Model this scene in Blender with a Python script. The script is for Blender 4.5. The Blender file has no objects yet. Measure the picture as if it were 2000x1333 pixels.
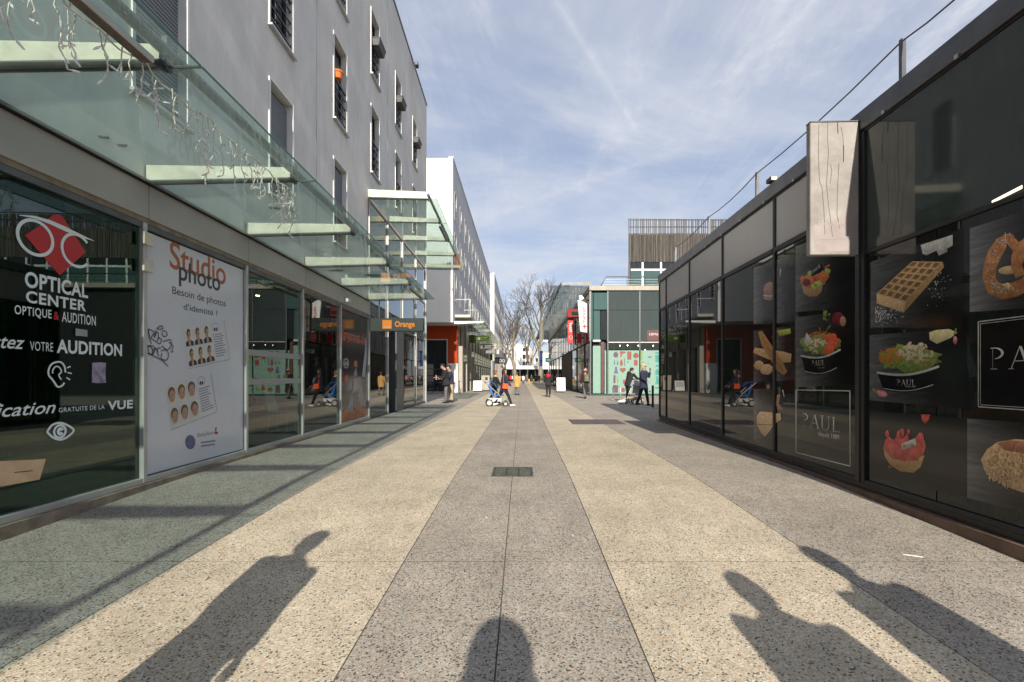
import bpy, bmesh, math, random
from mathutils import Vector, Matrix
random.seed(7)
S = bpy.context.scene
C = S.collection
PI = math.pi
F = 889.0            # focal length of the 16 mm lens in photo pixels
HC = 1.25            # camera height

# ------------------------------------------------------------------ camera
cam = bpy.data.cameras.new('camera'); camo = bpy.data.objects.new('camera', cam); C.objects.link(camo)
camo.location = (0, 0, HC); camo.rotation_euler = (PI/2, 0, 0)
cam.lens = 16.0; cam.sensor_width = 36.0; cam.shift_x = -0.010; cam.shift_y = 0.03475
cam.clip_start = 0.05; cam.clip_end = 2000
S.camera = camo

# ------------------------------------------------------------------ sky and sun
SUN_DIR = Vector((-0.04, 1.0, -0.513)).normalized()      # the way the light travels
elev = math.asin(-SUN_DIR.z)
az = math.atan2(-SUN_DIR.x, -SUN_DIR.y)                  # compass angle of the sun from +Y towards +X
W = bpy.data.worlds.new('World'); S.world = W; W.use_nodes = True
nt = W.node_tree; nt.nodes.clear()
def N(tree, t, **kw):
    n = tree.nodes.new(t)
    for k, v in kw.items():
        if k == 'ins':
            for i, x in v.items(): n.inputs[i].default_value = x
        else: setattr(n, k, v)
    return n
out = N(nt, 'ShaderNodeOutputWorld'); bg = N(nt, 'ShaderNodeBackground'); bg.inputs[1].default_value = 0.15
sky = N(nt, 'ShaderNodeTexSky', sky_type='NISHITA', sun_disc=False, sun_elevation=elev, sun_rotation=az, altitude=60, air_density=1.0, dust_density=0.7, ozone_density=2.2)
tc = N(nt, 'ShaderNodeTexCoord'); sep = N(nt, 'ShaderNodeSeparateXYZ')
nt.links.new(tc.outputs['Generated'], sep.inputs[0])
def mth(tree, op, a, b=None, c=None, clamp=False):
    n = N(tree, 'ShaderNodeMath', operation=op); n.use_clamp = clamp
    for i, x in enumerate((a, b, c)):
        if x is None: continue
        if isinstance(x, (int, float)): n.inputs[i].default_value = x
        else: tree.links.new(x, n.inputs[i])
    return n.outputs[0]
zz = mth(nt, 'ADD', mth(nt, 'MAXIMUM', sep.outputs[2], 0.0), 0.12)
u = mth(nt, 'DIVIDE', sep.outputs[0], zz); v = mth(nt, 'DIVIDE', sep.outputs[1], zz)
comb = N(nt, 'ShaderNodeCombineXYZ'); nt.links.new(u, comb.inputs[0]); nt.links.new(v, comb.inputs[1])
def cloud(scale, rot, stretch, det, lo, hi, dist=0.6, rough=0.6, off=(0, 0, 0)):
    mp = N(nt, 'ShaderNodeMapping'); mp.inputs['Rotation'].default_value = (0, 0, rot); mp.inputs['Scale'].default_value = (scale, scale*stretch, 1); mp.inputs['Location'].default_value = off
    nt.links.new(comb.outputs[0], mp.inputs[0])
    no = N(nt, 'ShaderNodeTexNoise', ins={'Scale': 1.0, 'Detail': det, 'Roughness': rough, 'Distortion': dist}); nt.links.new(mp.outputs[0], no.inputs['Vector'])
    mr = N(nt, 'ShaderNodeMapRange', ins={'From Min': lo, 'From Max': hi}); mr.interpolation_type = 'SMOOTHSTEP'; nt.links.new(no.outputs[0], mr.inputs[0])
    return mr.outputs[0]
c1 = cloud(0.75, 0.5, 1.9, 8, 0.36, 0.74, off=(0.3, 0.1, 0))
c2 = cloud(2.4, -0.5, 0.35, 9, 0.42, 0.80, dist=1.0, rough=0.68)
c3 = cloud(6.5, 0.3, 0.6, 6, 0.35, 0.85, rough=0.7)
def trail(ax, ay, bx, by, wdt, amp):     # an aircraft trail as a straight soft line on the cloud layer
    dx, dy = bx-ax, by-ay; L = math.hypot(dx, dy); nx, ny = -dy/L, dx/L
    d = mth(nt, 'ADD', mth(nt, 'ADD', mth(nt, 'MULTIPLY', u, nx), mth(nt, 'MULTIPLY', v, ny)), -(ax*nx+ay*ny))
    t = mth(nt, 'ADD', mth(nt, 'ADD', mth(nt, 'MULTIPLY', u, dx/L/L), mth(nt, 'MULTIPLY', v, dy/L/L)), -(ax*dx+ay*dy)/L/L)
    g = mth(nt, 'SUBTRACT', 1.0, mth(nt, 'DIVIDE', mth(nt, 'ABSOLUTE', d), wdt), clamp=True)
    e = mth(nt, 'MULTIPLY', mth(nt, 'MULTIPLY', t, 6.0, clamp=True), mth(nt, 'MULTIPLY', mth(nt, 'SUBTRACT', 1.0, t), 3.0, clamp=True))
    return mth(nt, 'MULTIPLY', mth(nt, 'MULTIPLY', mth(nt, 'MULTIPLY', g, g), e), amp)
def uvpx(px, py):
    d = Vector(((px-1020)/F, 1, (736-py)/F)).normalized(); z = d.z+0.12
    return d.x/z, d.y/z
a1 = uvpx(1060, -40); b1 = uvpx(1260, 280); a2 = uvpx(960, 425); b2 = uvpx(1420, 262)
cl = mth(nt, 'ADD', mth(nt, 'ADD', mth(nt, 'MULTIPLY', c1, 0.70), 0.10), mth(nt, 'MULTIPLY', mth(nt, 'MULTIPLY', c2, 0.85), mth(nt, 'ADD', mth(nt, 'MULTIPLY', c3, 1.0), 0.25)))
cl = mth(nt, 'ADD', cl, mth(nt, 'MULTIPLY', trail(*a1, *b1, 0.028, 0.42), mth(nt, 'ADD', c3, 0.25)))
cl = mth(nt, 'ADD', cl, mth(nt, 'MULTIPLY', trail(*a2, *b2, 0.11, 0.42), mth(nt, 'ADD', c3, 0.3)))
cl = mth(nt, 'MINIMUM', cl, 0.95)
hz = N(nt, 'ShaderNodeMix', data_type='RGBA'); hz.inputs[0].default_value = 0.72; nt.links.new(sky.outputs[0], hz.inputs[6]); hz.inputs[7].default_value = (1.58, 1.80, 2.42, 1)
mixc = N(nt, 'ShaderNodeMix', data_type='RGBA'); nt.links.new(cl, mixc.inputs[0]); nt.links.new(hz.outputs[2], mixc.inputs[6]); mixc.inputs[7].default_value = (3.35, 3.46, 3.75, 1)
nt.links.new(mixc.outputs[2], bg.inputs[0]); nt.links.new(bg.outputs[0], out.inputs[0])

sl = bpy.data.lights.new('sun', 'SUN'); sl.energy = 4.4; sl.angle = math.radians(0.55); sl.color = (1.0, 0.925, 0.81)
so = bpy.data.objects.new('sun', sl); C.objects.link(so); so.rotation_euler = SUN_DIR.to_track_quat('-Z', 'Y').to_euler(); so.location = (0, -20, 30)
S.view_settings.view_transform = 'Standard'; S.view_settings.look = 'None'; S.view_settings.exposure = 0.60; S.view_settings.gamma = 1.0; S.view_settings.use_curve_mapping = False
cy = S.cycles
cy.max_bounces = 8; cy.diffuse_bounces = 3; cy.glossy_bounces = 5; cy.transmission_bounces = 6; cy.transparent_max_bounces = 20
cy.caustics_reflective = False; cy.caustics_refractive = False; cy.use_denoising = True; cy.sample_clamp_indirect = 6.0

# ------------------------------------------------------------------ materials
MATS = {}
def M(name, rgb, rough=0.6, metal=0.0, var=0.12, scale=4.0, bump=0.0, bscale=60.0, spec=0.5, emit=0.0, rgb2=None, det=5.0, stretch=None, coat=0.0, gz=0.0, gy=None):
    if name in MATS: return MATS[name]
    m = bpy.data.materials.new(name); m.use_nodes = True; t = m.node_tree
    b = t.nodes['Principled BSDF']
    b.inputs['Roughness'].default_value = rough; b.inputs['Metallic'].default_value = metal; b.inputs['Specular IOR Level'].default_value = spec
    if coat: b.inputs['Coat Weight'].default_value = coat; b.inputs['Coat Roughness'].default_value = 0.03
    b.inputs['Base Color'].default_value = (*rgb, 1)
    if var or rgb2 or bump:
        g = N(t, 'ShaderNodeTexCoord')
        vec = g.outputs['Object']
        if stretch:
            mp = N(t, 'ShaderNodeMapping'); mp.inputs['Scale'].default_value = stretch; t.links.new(vec, mp.inputs[0]); vec = mp.outputs[0]
        no = N(t, 'ShaderNodeTexNoise', ins={'Scale': scale, 'Detail': det, 'Roughness': 0.62}); t.links.new(vec, no.inputs['Vector'])
        r = N(t, 'ShaderNodeValToRGB'); t.links.new(no.outputs[0], r.inputs[0])
        if rgb2: a, c = rgb, rgb2
        else: a, c = tuple(x*(1-var) for x in rgb), tuple(min(1, x*(1+var)) for x in rgb)
        r.color_ramp.elements[0].position = 0.34; r.color_ramp.elements[1].position = 0.66
        r.color_ramp.elements[0].color = (*a, 1); r.color_ramp.elements[1].color = (*c, 1)
        col = r.outputs[0]
        if gz or gy:      # the light and dark of a printed picture, part of the print
            sx = N(t, 'ShaderNodeSeparateXYZ'); t.links.new(g.outputs['Generated'], sx.inputs[0]); mrp = N(t, 'ShaderNodeMapRange', ins={'To Min': 1-gz if gz else gy[0], 'To Max': 1.12 if gz else gy[1]}); t.links.new(sx.outputs[2] if gz else mth(t, 'POWER', sx.outputs[1], 2.2), mrp.inputs[0])
            n5 = N(t, 'ShaderNodeTexNoise', ins={'Scale': scale*3.1, 'Detail': 6.0, 'Roughness': .75}); t.links.new(vec, n5.inputs['Vector'])
            sc_ = N(t, 'ShaderNodeVectorMath', operation='SCALE'); t.links.new(col, sc_.inputs[0]); t.links.new(mth(t, 'MULTIPLY', mrp.outputs[0], N_map(t, n5.outputs[0], .72, 1.22)), sc_.inputs['Scale']); col = sc_.outputs[0]
        t.links.new(col, b.inputs['Base Color'])
        if bump:
            n2 = N(t, 'ShaderNodeTexNoise', ins={'Scale': bscale, 'Detail': 4.0}); t.links.new(vec, n2.inputs['Vector'])
            bp = N(t, 'ShaderNodeBump', ins={'Strength': bump, 'Distance': 0.01}); t.links.new(n2.outputs[0], bp.inputs['Height']); t.links.new(bp.outputs[0], b.inputs['Normal'])
    if emit:
        b.inputs['Emission Color'].default_value = (*rgb, 1); b.inputs['Emission Strength'].default_value = emit
    MATS[name] = m; return m

def glass(name, tint, refl=0.06, dirt=0.0, dirtcol=(.6, .68, .62), rough=0.0, gmul=0.9, warp=0.0):
    m = bpy.data.materials.new(name); m.use_nodes = True; t = m.node_tree; t.nodes.clear()
    o = N(t, 'ShaderNodeOutputMaterial'); tr = N(t, 'ShaderNodeBsdfTransparent'); tr.inputs[0].default_value = (*tint, 1)
    gl = N(t, 'ShaderNodeBsdfGlossy'); gl.inputs['Roughness'].default_value = rough; gl.inputs[0].default_value = (1, 1, 1, 1)
    g = N(t, 'ShaderNodeNewGeometry'); dt = N(t, 'ShaderNodeVectorMath', operation='DOT_PRODUCT'); t.links.new(g.outputs['Normal'], dt.inputs[0]); t.links.new(g.outputs['Incoming'], dt.inputs[1])
    f = mth(t, 'ADD', mth(t, 'MULTIPLY', mth(t, 'POWER', mth(t, 'SUBTRACT', 1.0, mth(t, 'ABSOLUTE', dt.outputs['Value']), clamp=True), 5.0), gmul), refl, clamp=True)
    if warp:
        tco = N(t, 'ShaderNodeTexCoord'); no = N(t, 'ShaderNodeTexNoise', ins={'Scale': 0.9, 'Detail': 1.0}); t.links.new(tco.outputs['Object'], no.inputs['Vector'])
        bp = N(t, 'ShaderNodeBump', ins={'Strength': warp, 'Distance': 0.02}); t.links.new(no.outputs[0], bp.inputs['Height']); t.links.new(bp.outputs[0], gl.inputs['Normal'])
    mx = N(t, 'ShaderNodeMixShader'); t.links.new(f, mx.inputs[0])
    first = tr.outputs[0]
    if dirt:
        df = N(t, 'ShaderNodeBsdfDiffuse'); df.inputs[0].default_value = (*dirtcol, 1); tl = N(t, 'ShaderNodeBsdfTranslucent'); tl.inputs[0].default_value = (*dirtcol, 1)
        ad = N(t, 'ShaderNodeMixShader'); ad.inputs[0].default_value = 0.6; t.links.new(df.outputs[0], ad.inputs[1]); t.links.new(tl.outputs[0], ad.inputs[2])
        tco = N(t, 'ShaderNodeTexCoord'); no = N(t, 'ShaderNodeTexNoise', ins={'Scale': 2.2, 'Detail': 7.0, 'Roughness': 0.7}); t.links.new(tco.outputs['Object'], no.inputs['Vector'])
        dfac = mth(t, 'MULTIPLY', mth(t, 'ADD', mth(t, 'MULTIPLY', no.outputs[0], 1.3), 0.35), dirt, clamp=True)
        m2 = N(t, 'ShaderNodeMixShader'); t.links.new(dfac, m2.inputs[0]); t.links.new(tr.outputs[0], m2.inputs[1]); t.links.new(ad.outputs[0], m2.inputs[2]); first = m2.outputs[0]
    t.links.new(first, mx.inputs[1]); t.links.new(gl.outputs[0], mx.inputs[2]); t.links.new(mx.outputs[0], o.inputs[0])
    MATS[name] = m; return m

def aggregate(name, base, base2, dark, light, darkamt=0.1, sc=115.0):
    m = bpy.data.materials.new(name); m.use_nodes = True; t = m.node_tree; b = t.nodes['Principled BSDF']
    b.inputs['Roughness'].default_value = 0.82; b.inputs['Specular IOR Level'].default_value = 0.3
    g = N(t, 'ShaderNodeNewGeometry')
    vo = N(t, 'ShaderNodeTexVoronoi', ins={'Scale': sc, 'Randomness': 1.0}); t.links.new(g.outputs['Position'], vo.inputs['Vector'])
    sp = N(t, 'ShaderNodeSeparateColor'); t.links.new(vo.outputs['Color'], sp.inputs[0])
    r = N(t, 'ShaderNodeValToRGB'); r.color_ramp.interpolation = 'CONSTANT'; t.links.new(sp.outputs[0], r.inputs[0])
    e = r.color_ramp.elements; e[0].position = 0; e[0].color = (*dark, 1); e[1].position = darkamt; e[1].color = (*base2, 1)
    x = e.new(darkamt+0.34); x.color = (*base, 1); x = e.new(0.72); x.color = tuple((p+q)/2 for p, q in zip(base, light))+(1,); x = e.new(0.9); x.color = (*light, 1); x = e.new(0.955); x.color = (base[0]*1.05, base[1]*.8, base[2]*.6, 1)
    # larger dark pebbles
    v2 = N(t, 'ShaderNodeTexVoronoi', ins={'Scale': sc*0.55, 'Randomness': 1.0}); t.links.new(g.outputs['Position'], v2.inputs['Vector'])
    s2 = N(t, 'ShaderNodeSeparateColor'); t.links.new(v2.outputs['Color'], s2.inputs[0])
    pk = mth(t, 'MULTIPLY', mth(t, 'LESS_THAN', s2.outputs[1], 0.17), mth(t, 'LESS_THAN', v2.outputs['Distance'], 0.30))
    mx = N(t, 'ShaderNodeMix', data_type='RGBA'); t.links.new(pk, mx.inputs[0]); t.links.new(r.outputs[0], mx.inputs[6]); mx.inputs[7].default_value = (*dark, 1)
    # wear: large soft stains
    no = N(t, 'ShaderNodeTexNoise', ins={'Scale': 0.9, 'Detail': 8.0, 'Roughness': 0.72}); t.links.new(g.outputs['Position'], no.inputs['Vector'])
    mr = N(t, 'ShaderNodeMapRange', ins={'From Min': 0.3, 'From Max': 0.7, 'To Min': 0.74, 'To Max': 1.12}); t.links.new(no.outputs[0], mr.inputs[0])
    n3 = N(t, 'ShaderNodeTexNoise', ins={'Scale': 7.0, 'Detail': 5.0, 'Roughness': 0.7}); t.links.new(g.outputs['Position'], n3.inputs['Vector'])
    m3 = N(t, 'ShaderNodeMapRange', ins={'From Min': 0.3, 'From Max': 0.7, 'To Min': 0.88, 'To Max': 1.08}); t.links.new(n3.outputs[0], m3.inputs[0])
    # trodden gum and drip spots
    v4 = N(t, 'ShaderNodeTexVoronoi', ins={'Scale': 2.3, 'Randomness': 1.0}); t.links.new(g.outputs['Position'], v4.inputs['Vector']); s4 = N(t, 'ShaderNodeSeparateColor'); t.links.new(v4.outputs['Color'], s4.inputs[0])
    gum = mth(t, 'LESS_THAN', v4.outputs['Distance'], mth(t, 'MULTIPLY', mth(t, 'MAXIMUM', mth(t, 'SUBTRACT', s4.outputs[0], 0.45), 0.0), 0.085)); gm = mth(t, 'SUBTRACT', 1.0, mth(t, 'MULTIPLY', gum, 0.42))
    mm = N(t, 'ShaderNodeVectorMath', operation='SCALE'); t.links.new(mx.outputs[2], mm.inputs[0]); t.links.new(mth(t, 'MULTIPLY', gm, mth(t, 'MULTIPLY', mr.outputs[0], m3.outputs[0])), mm.inputs['Scale'])
    t.links.new(mm.outputs[0], b.inputs['Base Color'])
    bp = N(t, 'ShaderNodeBump', ins={'Strength': 0.35, 'Distance': 0.004}); t.links.new(vo.outputs['Distance'], bp.inputs['Height']); t.links.new(bp.outputs[0], b.inputs['Normal'])
    MATS[name] = m; return m

def plaster(name, rgb, streak=0.16):
    m = bpy.data.materials.new(name); m.use_nodes = True; t = m.node_tree; b = t.nodes['Principled BSDF']; b.inputs['Roughness'].default_value = 0.9; b.inputs['Specular IOR Level'].default_value = 0.2
    tco = N(t, 'ShaderNodeTexCoord'); mp = N(t, 'ShaderNodeMapping'); mp.inputs['Scale'].default_value = (2.0, 2.0, 0.6); mp.inputs['Rotation'].default_value = (0.5, 0, 0); t.links.new(tco.outputs['Object'], mp.inputs[0])
    no = N(t, 'ShaderNodeTexNoise', ins={'Scale': 1.4, 'Detail': 8.0, 'Roughness': 0.7}); t.links.new(mp.outputs[0], no.inputs['Vector'])
    n2 = N(t, 'ShaderNodeTexNoise', ins={'Scale': 0.7, 'Detail': 6.0}); t.links.new(tco.outputs['Object'], n2.inputs['Vector'])
    f = mth(t, 'MULTIPLY', N_map(t, no.outputs[0], 1-streak, 1+streak*0.5), N_map(t, n2.outputs[0], 1-streak*0.7, 1+streak*0.4))
    mm = N(t, 'ShaderNodeVectorMath', operation='SCALE'); mm.inputs[0].default_value = rgb; t.links.new(f, mm.inputs['Scale']); t.links.new(mm.outputs[0], b.inputs['Base Color'])
    n3 = N(t, 'ShaderNodeTexNoise', ins={'Scale': 35.0, 'Detail': 6.0}); t.links.new(tco.outputs['Object'], n3.inputs['Vector'])
    bp = N(t, 'ShaderNodeBump', ins={'Strength': 0.12, 'Distance': 0.01}); t.links.new(n3.outputs[0], bp.inputs['Height']); t.links.new(bp.outputs[0], b.inputs['Normal'])
    MATS[name] = m; return m
def N_map(t, sock, lo, hi):
    r = N(t, 'ShaderNodeMapRange', ins={'From Min': 0.3, 'From Max': 0.7, 'To Min': lo, 'To Max': hi}); t.links.new(sock, r.inputs[0]); return r.outputs[0]

def darkglass(name, rgb, rough=0.015, warp=0.06, grime=0.012, spec=0.5, streaks=0.0):
    m = bpy.data.materials.new(name); m.use_nodes = True; t = m.node_tree; b = t.nodes['Principled BSDF']
    b.inputs['Roughness'].default_value = rough; b.inputs['Specular IOR Level'].default_value = spec
    tco = N(t, 'ShaderNodeTexCoord'); no = N(t, 'ShaderNodeTexNoise', ins={'Scale': 0.8, 'Detail': 1.0}); t.links.new(tco.outputs['Object'], no.inputs['Vector'])
    bp = N(t, 'ShaderNodeBump', ins={'Strength': warp, 'Distance': 0.02}); t.links.new(no.outputs[0], bp.inputs['Height']); t.links.new(bp.outputs[0], b.inputs['Normal'])
    mp = N(t, 'ShaderNodeMapping'); mp.inputs['Scale'].default_value = (5, 5, 0.5); t.links.new(tco.outputs['Object'], mp.inputs[0])
    n2 = N(t, 'ShaderNodeTexNoise', ins={'Scale': 1.3, 'Detail': 8.0, 'Roughness': 0.75}); t.links.new(mp.outputs[0], n2.inputs['Vector'])
    pw = mth(t, 'MULTIPLY', mth(t, 'POWER', n2.outputs[0], 3.0), grime*6)
    ad = N(t, 'ShaderNodeVectorMath', operation='ADD'); ad.inputs[0].default_value = rgb
    cx = N(t, 'ShaderNodeCombineXYZ'); [t.links.new(pw, cx.inputs[i]) for i in range(3)]; t.links.new(cx.outputs[0], ad.inputs[1])
    t.links.new(ad.outputs[0], b.inputs['Base Color'])
    MATS[name] = m; return m

aggregate('beige_aggregate', (.56, .48, .355), (.455, .385, .28), (.11, .095, .075), (.69, .63, .52), 0.06)
aggregate('grey_aggregate', (.40, .355, .295), (.32, .285, .235), (.09, .08, .07), (.52, .47, .40), 0.09)
aggregate('dark_aggregate', (.39, .35, .295), (.31, .28, .235), (.09, .08, .07), (.51, .46, .40), 0.09)
M('joint_dirt', (.10, .09, .075), .95, var=.3, scale=9)
M('asphalt', (.16, .155, .15), .9, var=.2, scale=20)
plaster('grey_plaster', (.76, .73, .685), .14); plaster('white_plaster', (.80, .785, .75), .05); plaster('pale_plaster', (.55, .55, .565), .10)
plaster('concrete', (.42, .39, .33), .16); plaster('orange_paint', (.38, .055, .016), .06)
M('aluminium', (.50, .49, .47), .42, .5, var=.08); M('fascia_grey', (.42, .40, .375), .5, .15, var=.07, scale=1.2)
M('white_metal', (.72, .71, .69), .45, var=.05); M('dark_metal', (.035, .035, .038), .4, .3, var=.15); M('mid_metal', (.125, .13, .138), .4, .5, var=.15)
M('beam_paint', (.58, .54, .44), .5, var=.2, scale=3, bump=.05); M('brown_stone', (.15, .095, .07), .6, var=.3, scale=6, bump=.1); M('tan_stone', (.24, .19, .14), .75, var=.3, scale=6, bump=.1)
M('shutter_grey', (.24, .25, .275), .6, var=.06); M('black', (.012, .012, .013), .5, var=.2); M('soft_black', (.016, .016, .019), .85, var=.3, scale=20)
darkglass('window_glass', (.012, .016, .02), .02, .05); darkglass('black_glass', (.006, .0105, .009), .012, .05, .010); darkglass('grey_glass', (.36, .35, .34), .28, .05, .015)
darkglass('green_glass', (.035, .075, .066), .03, .05, .01); darkglass('clad_glass', (.036, .050, .046), .05, .08, .008); darkglass('teal_glass', (.045, .095, .09), .04, .04, .01)
darkglass('flank_glass', (.03, .034, .034), .03, .06, .02, spec=.9)
glass('shop_glass', (.62, .70, .66), .075, warp=.05); glass('flat_glass', (.70, .76, .75), .10, warp=.05); glass('tall_glass', (.30, .36, .35), .16, warp=.07); glass('optician_glass', (.30, .62, .50), .075, warp=.04)
glass('canopy_glass', (.80, .905, .88), .055, dirt=.10, dirtcol=(.56, .63, .58)); glass('far_canopy_glass', (.84, .89, .88), .10, dirt=.16, dirtcol=(.55, .62, .6))

# ------------------------------------------------------------------ mesh building
class MB:
    def __init__(s): s.v = []; s.f = []
    def add(s, vs, fs):
        o = len(s.v); s.v += [tuple(x) for x in vs]; s.f += [[i+o for i in f] for f in fs]; return s
    def box(s, x0, x1, y0, y1, z0, z1):
        if x0 > x1: x0, x1 = x1, x0
        if y0 > y1: y0, y1 = y1, y0
        if z0 > z1: z0, z1 = z1, z0
        return s.add([(x0,y0,z0),(x1,y0,z0),(x1,y1,z0),(x0,y1,z0),(x0,y0,z1),(x1,y0,z1),(x1,y1,z1),(x0,y1,z1)],
                     [(0,3,2,1),(4,5,6,7),(0,1,5,4),(1,2,6,5),(2,3,7,6),(3,0,4,7)])
    def hexa(s, p): # eight corners: bottom four counter-clockwise, then top four
        return s.add(p, [(0,3,2,1),(4,5,6,7),(0,1,5,4),(1,2,6,5),(2,3,7,6),(3,0,4,7)])
    def quad(s, a, b, c, d): return s.add([a, b, c, d], [(0,1,2,3)])
    def poly(s, pts): return s.add(pts, [tuple(range(len(pts)))])
    def prism(s, pts, off):
        n = len(pts); o = Vector(off); top = [tuple(Vector(p)+o) for p in pts]
        return s.add(list(pts)+top, [tuple(range(n-1, -1, -1)), tuple(range(n, 2*n))]+[(i, (i+1) % n, n+(i+1) % n, n+i) for i in range(n)])
    def tube(s, pts, r, n=8, cap=True):
        pts = [Vector(p) for p in pts]; k = len(pts); rs = r if isinstance(r, (list, tuple)) else [r]*k
        o = len(s.v); ref = None
        for i, p in enumerate(pts):
            d = (pts[min(i+1, k-1)]-pts[max(i-1, 0)])
            if d.length < 1e-9: d = Vector((0, 0, 1))
            d.normalize()
            if ref is None: ref = d.orthogonal().normalized()
            else:
                ref = ref-d*ref.dot(d); ref = ref.normalized() if ref.length > 1e-6 else d.orthogonal().normalized()
            b = d.cross(ref)
            for j in range(n):
                a = 2*PI*j/n; s.v.append(tuple(p+(ref*math.cos(a)+b*math.sin(a))*rs[i]))
        for i in range(k-1):
            for j in range(n):
                a = o+i*n+j; b2 = o+i*n+(j+1) % n; s.f.append([a, b2, b2+n, a+n])
        if cap: s.f.append([o+j for j in range(n-1, -1, -1)]); s.f.append([o+(k-1)*n+j for j in range(n)])
        return s
    def loft(s, secs, n=12):   # secs: (centre, rx, ry, ax, ay)
        o = len(s.v); k = len(secs)
        for c, rx, ry, ax, ay in secs:
            for j in range(n):
                a = 2*PI*j/n; s.v.append(tuple(Vector(c)+Vector(ax)*rx*math.cos(a)+Vector(ay)*ry*math.sin(a)))
        for i in range(k-1):
            for j in range(n):
                a = o+i*n+j; b2 = o+i*n+(j+1) % n; s.f.append([a, b2, b2+n, a+n])
        s.f.append([o+j for j in range(n-1, -1, -1)]); s.f.append([o+(k-1)*n+j for j in range(n)])
        return s
    def ell(s, c, r, nu=12, nv=8, R=None):
        secs = []; c = Vector(c); R = R or Matrix.Identity(3)
        for i in range(nv+1):
            t = -PI/2+PI*i/nv; q = max(math.cos(t), 0.02)
            secs.append((c+R@Vector((0, 0, r[2]*math.sin(t))), r[0]*q, r[1]*q, R@Vector((1, 0, 0)), R@Vector((0, 1, 0))))
        return s.loft(secs, nu)
    def ring(s, c, R, r, ax, ay, n=24, m=6):
        c = Vector(c); ax = Vector(ax); ay = Vector(ay); az_ = ax.cross(ay); o = len(s.v)
        for i in range(n):
            a = 2*PI*i/n; d = ax*math.cos(a)+ay*math.sin(a)
            for j in range(m):
                b = 2*PI*j/m; s.v.append(tuple(c+d*(R+r*math.cos(b))+az_*r*math.sin(b)))
        for i in range(n):
            for j in range(m):
                s.f.append([o+i*m+j, o+((i+1) % n)*m+j, o+((i+1) % n)*m+(j+1) % m, o+i*m+(j+1) % m])
        return s
    def mesh(s, name, org=(0, 0, 0)):
        me = bpy.data.meshes.new(name); me.from_pydata([(a-org[0], b-org[1], c-org[2]) for a, b, c in s.v], [], s.f); me.update(); return me

def setm(me, m):
    me.materials.clear(); me.materials.append(MATS[m] if isinstance(m, str) else m)
def smooth(me):
    for p in me.polygons: p.use_smooth = True
ORG = {}
ID = (Vector((0, 0, 0)), 0.0); LEFT = (Vector((-4.15, 0, 0)), 0.0225); RIGHT = (Vector((3.6, 0, 0)), -0.0247)
def fmat(fr): return Matrix.Translation(fr[0]) @ Matrix.Rotation(fr[1], 4, 'Z')
def tag(o, label=None, cat=None, group=None, kind=None):
    if label: o['label'] = label
    if cat: o['category'] = cat
    if group: o['group'] = group
    if kind: o['kind'] = kind
    return o
def thing(name, label, cat, at=(0, 0, 0), frame=ID, group=None, kind=None):
    o = bpy.data.objects.new(name, None); C.objects.link(o); o.empty_display_size = 0.1
    at = Vector(at); o.matrix_world = fmat(frame) @ Matrix.Translation(at)
    ORG[o] = at; return tag(o, label, cat, group, kind)
def part(name, mb, m, parent, sm=False, bev=0.0, kind=None, label=None, me=None, loc=None):
    """a mesh part; vertices are given in the frame of the thing, loc set = given about that point"""
    org = ORG[parent]
    if me is None: me = mb.mesh(name, (0, 0, 0) if loc is not None else org); setm(me, m)
    if sm: smooth(me)
    o = bpy.data.objects.new(name, me); C.objects.link(o); o.parent = parent
    if loc is not None: o.location = Vector(loc)-org; ORG[o] = Vector((0, 0, 0))
    else: ORG[o] = org
    if bev:
        b = o.modifiers.new('b', 'BEVEL'); b.width = bev; b.segments = 1; b.limit_method = 'ANGLE'
    if kind: o['kind'] = kind
    if label: o['label'] = label
    return o
def solo(name, mb, m, label=None, cat=None, at=(0, 0, 0), frame=ID, group=None, kind=None, sm=False, bev=0.0, me=None):
    if me is None: me = mb.mesh(name, at); setm(me, m)
    if sm: smooth(me)
    o = bpy.data.objects.new(name, me); C.objects.link(o); o.matrix_world = fmat(frame) @ Matrix.Translation(Vector(at)); ORG[o] = Vector(at)
    if bev:
        b = o.modifiers.new('b', 'BEVEL'); b.width = bev; b.segments = 1; b.limit_method = 'ANGLE'
    return tag(o, label, cat, group, kind)
def copy_tree(o, parent=None, loc=None):
    c = o.copy(); C.objects.link(c); c.parent = parent
    if loc is not None: c.location = loc
    for ch in o.children: copy_tree(ch, c)
    ORG[c] = ORG.get(o, Vector((0, 0, 0))); return c

TMP = bpy.data.scenes.new('tmp')
def evaluated(o):
    TMP.collection.objects.link(o); vl = TMP.view_layers[0]; vl.update(); dg = vl.depsgraph
    me = bpy.data.meshes.new_from_object(o.evaluated_get(dg), depsgraph=dg); TMP.collection.objects.unlink(o); return me
TXT = {}
def glyphs(s, bold=0.0, shear=0.0, space=1.0, lines=1.0):
    k = (s, bold, shear, space)
    if k not in TXT:
        cu = bpy.data.curves.new('t', 'FONT'); cu.body = s; cu.offset = bold; cu.shear = shear; cu.space_character = space; cu.space_line = lines; cu.resolution_u = 4; cu.fill_mode = 'FRONT'
        o = bpy.data.objects.new('t', cu); me = evaluated(o)
        vs = [(q.co.x, q.co.y) for q in me.vertices]; fs = [list(p.vertices) for p in me.polygons]
        x0 = min(a for a, b in vs); x1 = max(a for a, b in vs); y0 = min(b for a, b in vs); y1 = max(b for a, b in vs)
        TXT[k] = ([((a-x0)/(x1-x0), (b-y0)/(y1-y0)) for a, b in vs], fs); bpy.data.objects.remove(o); bpy.data.curves.remove(cu)
    return TXT[k]
def text(name, s, fn, m, parent, bold=0.0, shear=0.0, space=1.0):
    """fn maps the unit square of the text box to a point in the frame of the thing"""
    vs, fs = glyphs(s, bold, shear, space); mb = MB(); mb.add([fn(a, b) for a, b in vs], fs); return part(name, mb, m, parent)

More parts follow.
